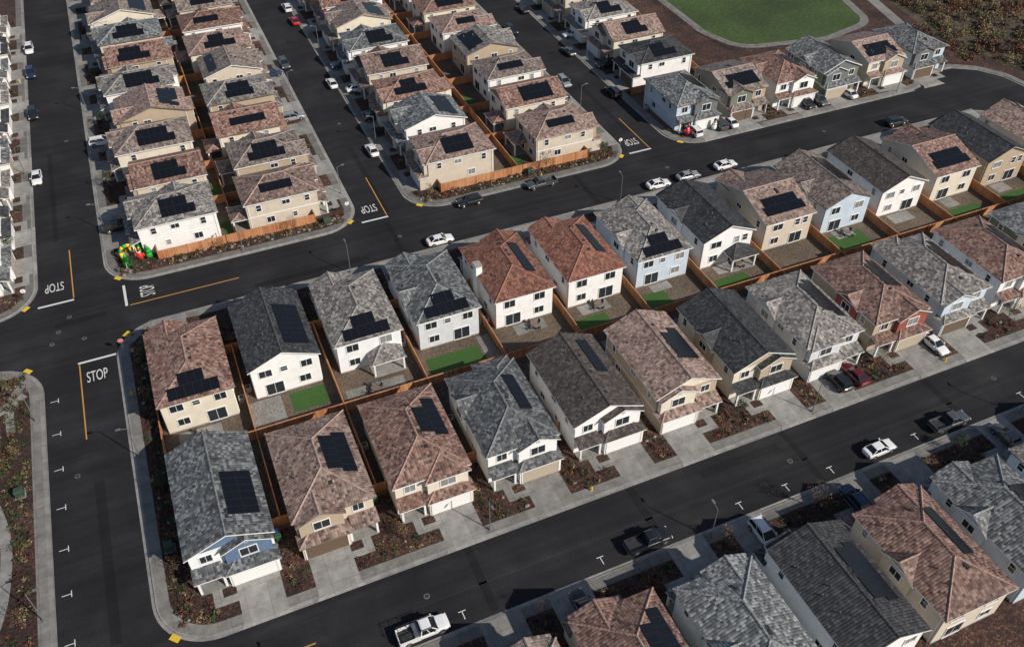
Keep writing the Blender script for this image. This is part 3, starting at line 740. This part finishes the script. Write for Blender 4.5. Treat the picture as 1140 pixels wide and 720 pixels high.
def ribbon(name, pts, w, z, mat):
    L = []; R = []
    P = []
    for i in range(len(pts)-1):
        p0 = Vector(pts[max(0,i-1)]); p1 = Vector(pts[i]); p2 = Vector(pts[i+1]); p3 = Vector(pts[min(len(pts)-1,i+2)])
        for k in range(8):
            t = k/8; P.append(.5*((2*p1)+(p2-p0)*t+(2*p0-5*p1+4*p2-p3)*t*t+(3*p1-p0-3*p2+p3)*t**3))
    P.append(Vector(pts[-1]))
    for i, p in enumerate(P):
        d = (P[min(i+1,len(P)-1)]-P[max(i-1,0)]).normalized(); n = Vector((-d.y,d.x))
        L.append(p+n*w/2); R.append(p-n*w/2)
    m = MB()
    for i in range(len(P)-1): m.face([(*R[i],z),(*R[i+1],z),(*L[i+1],z),(*L[i],z)])
    m.obj(name, [mat])
ribbon('footpath', [(-50,100),(-41,96),(-35,89),(-32.3,81),(-32.0,74),(-33.2,67),(-37,60),(-46,54)], 1.3, .142, M_drive)
ribbon('footpath', [(-29.5,104),(-33,101.5),(-39,99),(-46,97.5)], 1.5, .1445, M_drive)
ribbon('footpath', [(-29.3,106.5),(-31,103.8),(-31.4,100.5),(-31.2,97)], 1.1, .149, M_drive)
for (a, b, c, d) in ((-37.0,-32.6,93.5,99.0),): sheet('plaza', rect(a,b,c,d), .148, M_gravel)
WP = [Vector((-41,96)),Vector((-35,89)),Vector((-32.3,81)),Vector((-32.0,74)),Vector((-33.2,67)),Vector((-37,60))]
E = empty('picnic_shelter', (-33.9, 94.6, .148)); m = MB()
roof(m, 'hip', -1.7, 1.7, -2.4, 2.4, 2.5, .4, .12); m.obj('roof', [ROOF['dark'], M_trimd, M_metal, M_dark, CAPM['dark']], E, uv=True)
m = MB()
for qx in (-1.4,1.4):
    for qy in (-2.1,2.1): m.box(qx-.09,qx+.09,qy-.09,qy+.09,0,2.4)
m.obj('posts', [M_trimd], E)

# ------------------------------------------------------------------ vegetation
def leafm(name, c):
    m, nt, b = newmat(name); L = nt.links
    g_ = N(nt, 'ShaderNodeNewGeometry'); r = ramp(nt, [(0, sc(c,.5)), (.6, c), (1, sc(c,1.6))]); L.new(g_.outputs['Random Per Island'], r.inputs['Fac'])
    L.new(r.outputs['Color'], b.inputs['Base Color']); b.inputs['Roughness'].default_value = .75; return m
LEAF = [leafm('foliage_green',(.04,.065,.02)), leafm('foliage_dark_green',(.02,.038,.014)), leafm('foliage_rust',(.15,.05,.022)), leafm('foliage_straw',(.20,.155,.07)), leafm('foliage_maroon',(.075,.022,.018)), leafm('foliage_olive',(.07,.075,.025)), leafm('twigs_brown',(.11,.072,.048))]
M_bark = noisy('bark', [(.3,(.06,.042,.03)),(.7,(.13,.095,.07))], 9)
def leafmass(name, items, parent=None, hemi=True):
    it = np.array(items, dtype=float)
    cnt = it[:,5].astype(int); idx = np.repeat(np.arange(len(it)), cnt); n = len(idx); q = it[idx]
    d = rng.normal(size=(n,3)); d /= np.linalg.norm(d, axis=1)[:,None]
    if hemi: d[:,2] = np.abs(d[:,2])
    rr = rng.uniform(.45,1.08,n)
    rr *= 1+.22*np.sin(d[:,0]*5+idx)*np.cos(d[:,1]*6+idx*1.7)
    c = np.stack([q[:,0]+d[:,0]*q[:,3]*rr, q[:,1]+d[:,1]*q[:,3]*rr, q[:,2]+d[:,2]*q[:,4]*rr], 1)
    a = rng.normal(size=(n,3)); a /= np.linalg.norm(a, axis=1)[:,None]
    b = np.cross(a, rng.normal(size=(n,3))); b /= np.linalg.norm(b, axis=1)[:,None]
    s = (q[:,6]*rng.uniform(.6,1.3,n))[:,None]
    V = np.stack([c-a*s-b*s*.55, c+a*s-b*s*.45, c+a*s*1.1+b*s*.5, c-a*s*.9+b*s*.6], 1).reshape(-1,3)
    me = bpy.data.meshes.new(name); me.vertices.add(4*n); me.vertices.foreach_set('co', V.astype(np.float32).ravel())
    me.loops.add(4*n); me.loops.foreach_set('vertex_index', np.arange(4*n, dtype=np.int32))
    me.polygons.add(n); me.polygons.foreach_set('loop_start', np.arange(0,4*n,4, dtype=np.int32))
    try: me.polygons.foreach_set('loop_total', np.full(n,4,dtype=np.int32))
    except Exception: pass
    for m in LEAF: me.materials.append(m)
    me.polygons.foreach_set('material_index', q[:,7].astype(np.int32))
    me.update(calc_edges=True); me.validate()
    if parent == 'data': return me
    return addobj(name, me, parent)
def free(x, y, m=.1):
    for a, b, c, d in EXCL:
        if a-m < x < b+m and c-m < y < d+m: return False
    return True
def scatter(x0, x1, y0, y1, dens, pal, rmin=.2, rmax=.6, hk=.9, big=0, leaf=.10, n=26, test=None):
    out = []
    for _ in range(int((x1-x0)*(y1-y0)*dens)):
        x = random.uniform(x0,x1); y = random.uniform(y0,y1)
        if not free(x, y): continue
        if test and not test(x, y): continue
        r = random.uniform(rmin, rmax)
        out.append((x, y, .13, r, r*hk*random.uniform(.7,1.4), int(n*(.6+r)), leaf, random.choice(pal)))
    return out
P1 = [0,0,1,1,2,2,3,3,4,4,5]
it = scatter(-14.5,155,58.4,64,1.2,P1) + scatter(-14.6,-12.9,60,110,1.7,P1) + scatter(-14.5,152,102,110.9,.8,P1)
leafmass('shrub_planting', it)
it = scatter(-14.6,23.4,126,127.8,2.2,P1) + scatter(-14.6,-9,128,255,.9,P1) + scatter(18.5,23.4,128,255,.9,P1)
it += scatter(37,77.5,126.1,127.9,2.2,P1) + scatter(37,41,128,245,.9,P1) + scatter(72,77.5,126,245,1.0,P1)
leafmass('shrub_planting', it)
it = scatter(91.5,160,126.5,131,1.2,P1) + scatter(91.5,95,128,230,.9,P1) + scatter(-14,150,37,44.6,1.2,P1) + scatter(-32,-29.4,124,240,1.0,P1)
leafmass('shrub_planting', it)
def notpath(x, y):
    p = Vector((x,y))
    for i in range(len(WP)-1):
        a, b = WP[i], WP[i+1]; t = max(0, min(1, (p-a).dot(b-a)/(b-a).length_squared))
        if (p-(a+(b-a)*t)).length < 1.0: return False
    return not (-37.5 < x < -32 and 93 < y < 99.5)
leafmass('shrub_planting', scatter(-60,-29.2,35,108,1.3,P1+[3,5,5,0,0], .2,.75, test=notpath))
leafmass('scrub_thicket', scatter(178,255,62,285,.15,[3,6,6,6,6,5,6,3,2], .7,2.0,1.1,leaf=.17,n=65,test=lambda x,y: x > 175+max(0,(y-150))*.25)
   + scatter(170,178,128,150,.35,[2,3,6,5],.5,1.1,1,leaf=.16,n=40) + scatter(165,176,150,170,.15,[3,5,6],.3,.8,1,leaf=.16,n=30))
m = MB()
def boulder(x, y, r):
    b = len(m.v); m.ball((x,y,.13+r*.25), r*random.uniform(.8,1.3), r*random.uniform(.7,1.1), r*random.uniform(.5,.8), 0, 7, 5)
    for i in range(b, len(m.v)):
        v = m.v[i]; m.v[i] = tuple(c+random.uniform(-.12,.12)*r for c in v)
for _ in range(420):
    z = random.choice([(-14.5,150,58.5,63.5),(-14.5,150,58.5,63.5),(-14.5,-12.8,60,108),(-14.5,23,126,127.8),(-50,-29.5,45,107),(37,77,126,127.8),(92,155,126.4,130),(-10,110,38,44.5)])
    x = random.uniform(z[0],z[1]); y = random.uniform(z[2],z[3])
    if free(x,y,.2) and notpath(x,y): boulder(x, y, random.uniform(.1,.32))
m.obj('landscape_boulders', [noisy('boulder_stone', [(.3,(.15,.135,.115)),(.7,(.27,.25,.22))], 3)])
def tree_data(h, cr, mat, nleaf, leaf, seed):
    random.seed(seed)
    t = MB(); th = h*.45
    t.cyl((0,0,0),(.03,0,th), .035*h/2, .022*h/2, 7)
    tips = []
    for i in range(9):
        a = i*2.4+random.uniform(-.3,.3); z0 = th*random.uniform(.7,1.0); L = cr*random.uniform(.6,1)
        e = (math.cos(a)*L, math.sin(a)*L, th+(h-th)*random.uniform(.2,.85)); t.cyl((0.02,0,z0), e, .014*h/2, .004*h/2, 5); tips.append(e)
        e2 = (e[0]*.6+random.uniform(-.3,.3), e[1]*.6+random.uniform(-.3,.3), e[2]+h*.1); t.cyl(((e[0])*.6,(e[1])*.6,z0+(e[2]-z0)*.6), e2, .008*h/2, .003*h/2, 4); tips.append(e2)
    t.cyl((.03,0,th),(0,.05,h*.92), .02*h/2, .004*h/2, 5); tips.append((0,0,h*.9))
    cl = [(p[0],p[1],p[2],cr*random.uniform(.28,.45),cr*random.uniform(.22,.38),nleaf//len(tips),leaf,random.choice(mat)) for p in tips]
    return t.mesh('trunk',[M_bark]), leafmass('crown', cl, 'data', hemi=False)
TD = [tree_data(3.6,1.1,[0,1],460,.08,1), tree_data(4.2,1.3,[5,3],300,.08,2), tree_data(3.2,.9,[2,3],220,.07,3), tree_data(4.6,1.3,[6,2],180,.07,4), tree_data(8,3.0,[6,2,6],1300,.13,5), tree_data(7,2.4,[3,5,6],1400,.13,6)]
def tree(x, y, k, sca=1.0):
    E = empty('young_tree' if k < 4 else 'tree', (x,y,.12), random.uniform(0,6), (sca,)*3)
    a, b = TD[k]; addobj('trunk', a, E); addobj('crown', b, E)
random.seed(21)
tl = [(-13.4,66,3),(-13.6,79,0),(-13.3,95,3),(-13.5,104,2),(12,60.2,2),(36,60.3,3),(60,60.5,0),(84.5,60.3,2),(109,60.5,1),(-31,104,1),(-38,104,0),(-30.5,92,2),(-36,80,3),(-38,72,1),(-30,66,3),(-31,50,2),
 (-12,126.3,0),(2,126.2,2),(14,126.2,3),(39,126.5,2),(62,126.6,1),(74,126.6,0),(75,135,1),(92.8,128,0),(22.5,131,1),(21.8,156,2),(38,152,0),(38,177,1),(-13.6,153,1),(-13,178,0),(76,160,2),(76,185,0),(23,44,3),(47,44,2),(60,44.2,3),(83,44,0),(97,44,2),(-30.5,140,0),(-30.5,165,2),(118,127.6,2),(142,127.3,0)]
for x, y, k in tl:
    if free(x,y,.3): tree(x, y, k, random.uniform(.7,1.05))
for _ in range(34):
    x = random.uniform(182,250); y = random.uniform(90,240)
    if x > 180+max(0,y-150)*.3: tree(x, y, random.choice([4,4,5]), random.uniform(.7,1.2))

# ------------------------------------------------------------------ street furniture
def lamp(x, y, a):
    m = MB(); m.cyl((0,0,0),(0,0,.35),.16,.13,10); m.cyl((0,0,.35),(0,0,5.6),.075,.05,8); m.cyl((0,0,5.5),(.9,0,5.85),.035,.03,6)
    m.box(.75,1.35,-.13,.13,5.8,5.9); m.box(.8,1.3,-.1,.1,5.77,5.8,1)
    m.obj('street_lamp', [M_pole, M_lamp], None, (x,y,.13), a)
for p in ((-28.1,98,0),(-28.1,66,0),(-15.8,86,PI),(22,57.3,-PI/2),(70,57.3,-PI/2),(120,57.3,-PI/2),(-15.8,140,PI),(-15.8,185,PI),(-28.2,165,0),(24.6,135,0),(24.6,175,0),(35.8,150,PI),(35.8,195,PI),(78.6,145,0),(90.3,165,PI),(60,125,-PI/2),(110,125.1,-PI/2),(5,124.9,-PI/2),(46,45.7,PI/2),(96,45.7,PI/2),(-2,45.7,PI/2),(70,112.1,PI/2),(20,112.1,PI/2),(145,125.2,-PI/2)):
    lamp(*p)
M_sred = plain('sign_red', (.5,.02,.02), .4)
def stopsign(x, y, a):
    m = MB(); m.cyl((0,0,0),(0,0,2.9),.03,.03,6,0)
    def octo(r, y0, y1, mat):
        P = [(r*math.cos(math.radians(22.5+45*i)), r*math.sin(math.radians(22.5+45*i))+2.6) for i in range(8)]
        m.face([(p[0],y0,p[1]) for p in P], mat); m.face([(p[0],y1,p[1]) for p in reversed(P)], mat)
        for i in range(8):
            p=P[i];q=P[(i+1)%8]; m.face([(p[0],y0,p[1]),(q[0],y0,q[1]),(q[0],y1,q[1]),(p[0],y1,p[1])],mat)
    octo(.40,-.045,-.03,1); octo(.37,-.05,-.046,2)
    m.box(-.22,.22,-.056,-.051,2.54,2.66,1)
    m.obj('stop_sign', [M_metal, M_trim, M_sred], None, (x,y,.13), a)
stopsign(-15.6,107,0); stopsign(-28.4,124.6,PI); stopsign(24.0,127.6,PI); stopsign(78.3,127.4,PI); stopsign(-13,124.9,-PI/2)
def hydrant(x, y):
    m = MB(); m.cyl((0,0,0),(0,0,.06),.18,.18,10); m.cyl((0,0,.06),(0,0,.6),.11,.11,10); m.ball((0,0,.6),.12,.12,.12,0,10,6); m.cyl((0,0,.7),(0,0,.78),.03,.03,6)
    m.cyl((-.2,0,.42),(.2,0,.42),.05,.05,8); m.cyl((0,-.19,.38),(0,0,.38),.065,.065,8)
    m.obj('fire_hydrant', [M_pad], None, (x,y,.13))
for p in ((36,57.6),(-15.6,98),(94,57.6),(60.5,125.4),(-28.5,205)): hydrant(*p)
BINM = [plain('bin_green',(.02,.07,.03),.5), plain('bin_blue',(.02,.05,.16),.5), plain('bin_grey',(.06,.06,.065),.5)]
def bin_(x, y, k, a):
    m = MB(); m.hexa([(-.24,-.28,.05),(.24,-.28,.05),(.24,.25,.05),(-.24,.25,.05),(-.3,-.36,1.0),(.3,-.36,1.0),(.3,.33,1.0),(-.3,.33,1.0)],0)
    m.hexa([(-.32,-.38,1.0),(.32,-.38,1.0),(.32,.38,1.0),(-.32,.38,1.0),(-.27,-.3,1.1),(.27,-.3,1.1),(.27,.36,1.06),(-.27,.36,1.06)],0)
    m.cyl((-.3,.28,.12),(.3,.28,.12),.12,.12,8,1); m.obj('wheelie_bin', [BINM[k], M_dark], None, (x,y,.14), a)
random.seed(31)
for n in range(1,14):
    bx = HX(n)+6.02+random.choice([-.75,.75])
    for k in range(random.choice([1,2,3])): bin_(bx+random.uniform(-.1,.1), 66.8-.75*k, random.randrange(3), random.uniform(-.2,.2)+PI/2)
for y in (141,153.5,166,178): bin_(-10.6,y,0,0); bin_(20,y+.3,1,0); bin_(39.8,y,2,0); bin_(73.8,y,1,0)
def table(x, y):
    m = MB(); m.cyl((0,0,.70),(0,0,.75),.6,.6,14); m.cyl((0,0,0),(0,0,.7),.04,.04,6)
    for i in range(4):
        a = i*PI/2+.4; c, s = math.cos(a), math.sin(a); q = Vector((c*.95,s*.95,0)); r = Vector((-s,c,0)); n = Vector((c,s,0))
        m.obox(q,r,n,-.22,.22,.4,.45,-.22,.22,1); m.obox(q,r,n,-.22,.22,.45,.9,.18,.22,1)
        for u in (-.2,.2):
            for w in (-.2,.2): m.obox(q,r,n,u-.02,u+.02,0,.4,w-.02,w+.02,1)
    m.obj('patio_table', [M_trimd, M_dark], None, (x,y,.15))
for p in ((-8,86),(16,85),(42,88.2),(53,88.4),(79,88.4),(28,80.3),(52,79.8),(101,88),(5,79.8)): table(*p)
CM = [plain('inflatable_red',(.6,.02,.02),.4), plain('inflatable_white',(.8,.8,.8),.4), plain('inflatable_green',(.03,.35,.05),.4), plain('inflatable_yellow',(.75,.5,.02),.4), M_dark]
def infl(x, y, k):
    m = MB()
    if k == 0:
        m.ball((0,0,.6),.6,.6,.6,1); m.ball((0,0,1.4),.42,.42,.42,1); m.ball((0,0,1.98),.3,.3,.3,1); m.cyl((0,0,2.15),(0,0,2.5),.22,.2,10,4); m.cyl((0,0,2.13),(0,0,2.17),.36,.36,10,4); m.cyl((0,-.25,1.98),(0,-.6,1.95),.05,.01,6,3); m.cyl((0,0,1.68),(0,0,1.8),.34,.34,10,0)
    elif k == 1:
        m.ball((0,0,.8),.6,.5,.75,0); m.cyl((0,0,.72),(0,0,.84),.62,.62,12,4); m.ball((0,0,1.7),.3,.3,.3,1); m.cyl((0,0,1.85),(.15,0,2.5),.28,.03,10,0); m.ball((.16,0,2.52),.1,.1,.1,1); m.ball((-.6,0,1.0),.22,.2,.4,0); m.ball((.6,0,1.0),.22,.2,.4,0); m.ball((-.22,0,.15),.2,.3,.18,4); m.ball((.22,0,.15),.2,.3,.18,4)
    elif k == 2:
        m.cyl((0,0,0),(0,0,.3),.2,.2,8,0); m.cyl((0,0,.3),(0,0,1.2),.8,.35,12,2); m.cyl((0,0,1.0),(0,0,1.8),.6,.22,12,2); m.cyl((0,0,1.6),(0,0,2.4),.4,.02,12,2); m.ball((0,0,2.45),.14,.14,.14,3)
    elif k == 4:
        m.cyl((-1.1,0,0),(-1.1,0,1.5),.28,.28,10,3); m.cyl((1.1,0,0),(1.1,0,1.5),.28,.28,10,3)
        for q in range(6):
            t0 = PI*q/6; t1 = PI*(q+1)/6; m.cyl((-1.1*math.cos(t0),0,1.5+1.0*math.sin(t0)),(-1.1*math.cos(t1),0,1.5+1.0*math.sin(t1)),.29,.29,10,3 if q % 2 else 2)
        m.ball((-1.1,0,.1),.36,.36,.2,2); m.ball((1.1,0,.1),.36,.36,.2,2)
    else:
        m.box(-.5,.5,-.5,.5,0,.8,3); m.box(-.08,.08,-.52,.52,0,.82,0); m.box(-.52,.52,-.08,.08,0,.815,0); m.ball((-.2,0,.95),.2,.12,.12,0); m.ball((.2,0,.95),.2,.12,.12,0)
    m.obj('inflatable_christmas_decoration', CM, None, (x,y,.14), random.uniform(-.4,.4), smooth=(k != 3))
for x, y, k in ((-12.7,130.6,4),(-10.8,131.2,2),(-11.0,129.2,1),(-9.6,129.6,2),(-12.9,132.9,3),(93.6,127.4,1),(99.8,127.2,0),(-13.2,128.6,2)): infl(x,y,k)
def cab(x,y,a,w=1.2):
    m = MB(); m.box(-w/2-.15,w/2+.15,-.65,.65,0,.1,1); m.box(-w/2,w/2,-.5,.5,.1,1.1,0); m.hexa([(-w/2-.03,-.53,1.1),(w/2+.03,-.53,1.1),(w/2+.03,.53,1.1),(-w/2-.03,.53,1.1),(-w/2+.05,-.4,1.2),(w/2-.05,-.4,1.2),(w/2-.05,.5,1.2),(-w/2+.05,.5,1.2)],0); m.box(-.01,.01,-.52,-.5,.2,1.05,1)
    m.obj('utility_cabinet', [plain('cabinet_green',(.035,.06,.042),.6), M_drive], None, (x,y,.14), a)
cab(-30.2,85.5,PI/2,.9); cab(-14.0,70,PI/2,.9); cab(20,127,0); cab(59,127.1,0)
def bench(x,y,a):
    m = MB()
    for k in range(4): m.box(-.8,.8,-.25+k*.13,-.15+k*.13,.43,.47,0)
    for k in range(3): m.box(-.8,.8,.27,.31,.55+k*.14,.65+k*.14,0)
    for u in (-.7,.7): m.box(u-.03,u+.03,-.22,-.16,0,.43,1); m.box(u-.03,u+.03,.22,.27,0,.95,1); m.box(u-.03,u+.03,-.22,.22,.38,.43,1)
    m.obj('park_bench', [M_wood, M_dark], None, (x,y,.15), a)
bench(-34.5,98.2,0); bench(-36.5,95.5,PI/2); bench(-33.8,76,-PI/2)

# ------------------------------------------------------------------ vehicles
M_tire = plain('tyre_rubber',(.018,.018,.018),.8); M_rim = plain('alloy_rim',(.4,.4,.42),.3,.8); M_cglass = plain('car_glass',(.012,.016,.02),.05)
M_hl = plain('headlight',(.7,.7,.68),.15); M_tl = plain('tail_light',(.4,.015,.01),.2)
def loft(m, st, mat=0):
    rings = []
    for x, zb, zt, hw in st:
        half = [(hw*.78,zb),(hw*.97,zb+.12),(hw,zb+(zt-zb)*.5),(hw*.97,zt-.12),(hw*.86,zt-.015),(hw*.45,zt+.015)]
        ring = [(x,y,z) for y,z in half]+[(x,-y,z) for y,z in reversed(half)]
        rings.append(ring)
    b = len(m.v); n = 12
    for r in rings: m.v.extend(r)
    for i in range(len(rings)-1):
        for j in range(n):
            k = (j+1) % n; m.f.append((b+i*n+j,b+i*n+k,b+(i+1)*n+k,b+(i+1)*n+j)); m.m.append(mat)
    m.f.append(tuple(b+j for j in range(n))); m.m.append(mat); m.f.append(tuple(b+(len(rings)-1)*n+n-1-j for j in range(n))); m.m.append(mat)
def cabin(m, xb0, xb1, xt0, xt1, zb, zt, hb, ht):
    B = [Vector((xb0,-hb,zb)),Vector((xb1,-hb,zb)),Vector((xb1,hb,zb)),Vector((xb0,hb,zb))]
    T = [Vector((xt0,-ht,zt)),Vector((xt1,-ht,zt)),Vector((xt1,ht,zt)),Vector((xt0,ht,zt))]
    for i in range(4): j = (i+1)%4; m.face([B[i],B[j],T[j],T[i]],1)
    k = .1
    R = [Vector((xt0+k*1.5,-ht+k,zt+.05)),Vector((xt1-k*1.5,-ht+k,zt+.05)),Vector((xt1-k*1.5,ht-k,zt+.05)),Vector((xt0+k*1.5,ht-k,zt+.05))]
    for i in range(4): j = (i+1)%4; m.face([T[i],T[j],R[j],R[i]],0)
    m.face(R,0)
    def pil(p,q,w):
        d = (q-p).normalized(); a = Vector((1,0,0))-d*d.x; a.normalize(); c = d.cross(a)
        P=[p-a*w-c*.02,p+a*w-c*.02,p+a*w+c*.02,p-a*w+c*.02,q-a*w-c*.02,q+a*w-c*.02,q+a*w+c*.02,q-a*w+c*.02]; m.hexa(P,0)
    for i in range(4): pil(B[i],T[i],.05)
    for sy in (0,1):
        a = B[0].lerp(B[1],.5) if sy==0 else B[3].lerp(B[2],.5); b = T[0].lerp(T[1],.5) if sy==0 else T[3].lerp(T[2],.5); pil(a,b,.035)
def wheels(m, xs, hw, r):
    for x in xs:
        for sy in (-1,1):
            y0 = sy*(hw-.22)
            m.cyl((x,sy*(hw-.06),r+.02),(x,sy*(hw+.006),r+.02),r*1.17,r*1.17,16,4)
            m.cyl((x,y0,r),(x,sy*(hw+.03),r),r,r,16,2); m.cyl((x,sy*(hw+.02),r),(x,sy*(hw+.04),r),r*.62,r*.55,10,3)
def vehicle_mesh(kind):
    m = MB()
    if kind == 'sedan':
        loft(m,[(-2.34,.45,.80,.62),(-2.2,.32,.97,.82),(-1.7,.24,1.03,.895),(-.8,.2,1.0,.91),(.4,.2,.97,.91),(1.1,.2,.93,.905),(1.8,.22,.83,.88),(2.15,.27,.73,.82),(2.34,.38,.60,.62)])
        cabin(m,-1.9,1.05,-1.1,.25,.96,1.42,.80,.60); wheels(m,(-1.4,1.42),.90,.33); L=2.34; zt=.62; hw=.8; zr=.8
    elif kind == 'suv':
        loft(m,[(-2.33,.5,1.05,.74),(-2.22,.36,1.14,.88),(-1.6,.28,1.16,.93),(0,.26,1.12,.945),(1.0,.26,1.07,.94),(1.6,.28,1.02,.92),(2.15,.33,.92,.86),(2.35,.44,.74,.68)])
        cabin(m,-2.2,1.15,-1.95,.35,1.1,1.64,.86,.70); wheels(m,(-1.42,1.45),.93,.37); L=2.33; zt=.8; hw=.84; zr=1.0
        for sy in (-.62,.62): m.box(-1.6,.1,sy-.025,sy+.025,1.69,1.73,4)
    else:
        loft(m,[(-.55,.4,1.14,.96),(0,.38,1.14,.97),(1.3,.38,1.12,.97),(1.5,.38,1.12,.96),(2.4,.42,1.06,.94),(2.75,.48,.98,.86),(2.9,.55,.85,.74)])
        m.box(-2.84,-.56,-.85,.85,.45,.68,0)
        m.box(-2.84,-.56,-.97,-.86,.5,1.16,0); m.box(-2.84,-.56,.86,.97,.5,1.16,0); m.box(-2.93,-2.85,-.95,.95,.5,1.14,0)
        m.box(-2.82,-.58,-.845,.845,.68,.70,4)
        m.box(-3.0,-2.93,-.9,.9,.45,.6,3)
        cabin(m,-.5,1.55,-.35,.8,1.1,1.78,.88,.72); wheels(m,(-1.95,1.9),.95,.40); L=2.9; zt=.85; hw=.85; zr=.95
        if kind == 'pickup_rack':
            for xx in (-2.7,-1.7,-.7): 
                m.cyl((xx,-.85,1.15),(xx,-.75,1.9),.03,.03,5,4); m.cyl((xx,.85,1.15),(xx,.75,1.9),.03,.03,5,4); m.cyl((xx,-.78,1.9),(xx,.78,1.9),.03,.03,5,4)
            for yy in (-.75,.75): m.cyl((-2.85,yy,1.92),(1.2,yy,1.92),.03,.03,5,4)
            m.box(-1.15,-.62,-.83,.83,.9,1.3,3); m.box(-2.5,-1.3,-.6,.1,.7,1.05,4)
    for sy in (-1,1):
        m.box(L-.12,L-.02,sy*hw*.85-.17,sy*hw*.85+.17,zt-.12,zt+.02,5)
        xr = -L+.0 if kind in('sedan','suv') else -2.945
        m.box(xr,xr+.1,sy*hw*.88-.13,sy*hw*.88+.13,zr-.14,zr+.02,6)
        xm = {'sedan':.75,'suv':.8}.get(kind,1.2); zm = {'sedan':1.0,'suv':1.15}.get(kind,1.25)
        m.box(xm-.08,xm+.1,sy*(hw+.2)-.1,sy*(hw+.2)+.1,zm-.02,zm+.12,0)
    m.box(L-.06,L+.01,-.35,.35,zt-.3,zt-.1,4)
    return m
PAINT = {k: plain('car_paint_'+k, c, .28, mt, coat=1) for k,(c,mt) in {'white':((.72,.72,.72),0),'black':((.012,.012,.014),0),'grey':((.10,.105,.11),.4),'silver':((.42,.43,.44),.5),'red':((.42,.015,.015),0),'maroon':((.12,.01,.015),.2),'navy':((.015,.03,.075),.2),'blue':((.03,.09,.22),.2)}.items()}
VN = {'sedan':'parked_sedan','suv':'parked_suv','pickup':'pickup_truck','pickup_rack':'pickup_truck'}
vcache = {}
def veh(x, y, kind, col, deg, z=0.0):
    if (kind,col) not in vcache:
        me = vehicle_mesh(kind).mesh(VN[kind], [PAINT[col],M_cglass,M_tire,M_rim,M_dark,M_hl,M_tl])
        vcache[(kind,col)] = me
    addobj(VN[kind], vcache[(kind,col)], None, (x,y,z+.01), math.radians(deg+random.uniform(-1.5,1.5)))
CARS = [(-26.1,162,'sedan','white',-90),(-26.1,188,'suv','black',-90),(-26.1,207.8,'suv','navy',-90),(-26.1,221,'suv','white',-90),(34,212,'sedan','red',90),(34,220.5,'suv','white',90),
 (34,176.6,'sedan','white',90),(34,146.5,'sedan','white',90),(36.2,114,'sedan','white',0),(45,122.6,'suv','black',180),(59.3,122.8,'pickup','grey',180),(79,114,'sedan','white',0),(85.5,114.2,'sedan','silver',0),(94,114.6,'sedan','white',0),
 (88.3,148.5,'suv','black',90),(80.6,157,'suv','silver',-90),(135,114.4,'suv','black',0),(10.2,47.9,'pickup_rack','white',0),(38.6,48.0,'pickup','black',0),(73.6,48.2,'sedan','white',0),(85.5,48.1,'pickup','grey',0),
 (88.3,170,'sedan','grey',90),(88.3,196,'sedan','black',90),(80.6,186,'suv','black',-90),(26.5,190,'suv','grey',-90)]
for c in CARS: veh(*c)
DC = [(76.6,60.3,'suv','black',90),(79.6,60.3,'sedan','maroon',90),(94.6,60.6,'sedan','white',-90),(51.8,43.2,'suv','white',-90),(27.6,43.2,'sedan','black',90),(65.2,42.8,'suv','navy',90),(90.5,43,'sedan','grey',90),
 (-13.8,139.6,'suv','black',0),(95.2,127.6,'suv','white',90),(101.3,127.8,'suv','grey',90),(103.9,127.8,'sedan','white',90),(123,127.9,'suv','black',-90),(126.3,127.9,'suv','grey',-90),(134,127.9,'sedan','white',90),(93.0,160.5,'suv','black',180),(93.0,178,'sedan','white',180),
 (38.2,158.5,'suv','black',0),(38.2,172,'sedan','white',0),(22.8,165,'suv','silver',0),(22.8,186,'sedan','navy',0),(76.4,150.5,'suv','black',0),(76.4,171,'sedan','grey',0),(-14,170.5,'suv','white',0),(8,109,'suv','grey',90),(38.2,184,'suv','navy',180)]
for c in DC: veh(*c, z=.145)

# ------------------------------------------------------------------ light, world, camera
el = math.radians(35); az = math.radians(146)
sv = Vector((math.sin(az)*math.cos(el), math.cos(az)*math.cos(el), math.sin(el)))
ld = bpy.data.lights.new('sun', 'SUN'); ld.energy = 4.9; ld.angle = math.radians(.5); ld.color = (1.0,.93,.84)
lo = addobj('sun', ld); lo.rotation_euler = sv.to_track_quat('Z','Y').to_euler()
w = bpy.data.worlds.new('World'); scene.world = w; w.use_nodes = True; nt = w.node_tree
sky = nt.nodes.new('ShaderNodeTexSky'); sky.sky_type = 'NISHITA'; sky.sun_disc = False; sky.sun_elevation = el; sky.sun_rotation = az
bg = nt.nodes['Background']; bg.inputs['Strength'].default_value = .085; nt.links.new(sky.outputs[0], bg.inputs[0])
cd = bpy.data.cameras.new('camera'); cam = addobj('camera', cd); cam.location = (0,0,90)
th = math.radians(42.4); a = math.radians(23.5)
fw = Vector((math.cos(th)*math.sin(a), math.cos(th)*math.cos(a), -math.sin(th)))
cam.rotation_euler = fw.to_track_quat('-Z','Y').to_euler()
cd.sensor_width = 36; cd.lens = 970/1140*36; cd.clip_end = 6000; cd.clip_start = .5
scene.camera = cam
scene.view_settings.view_transform = 'Standard'; scene.view_settings.look = 'None'; scene.view_settings.exposure = 0
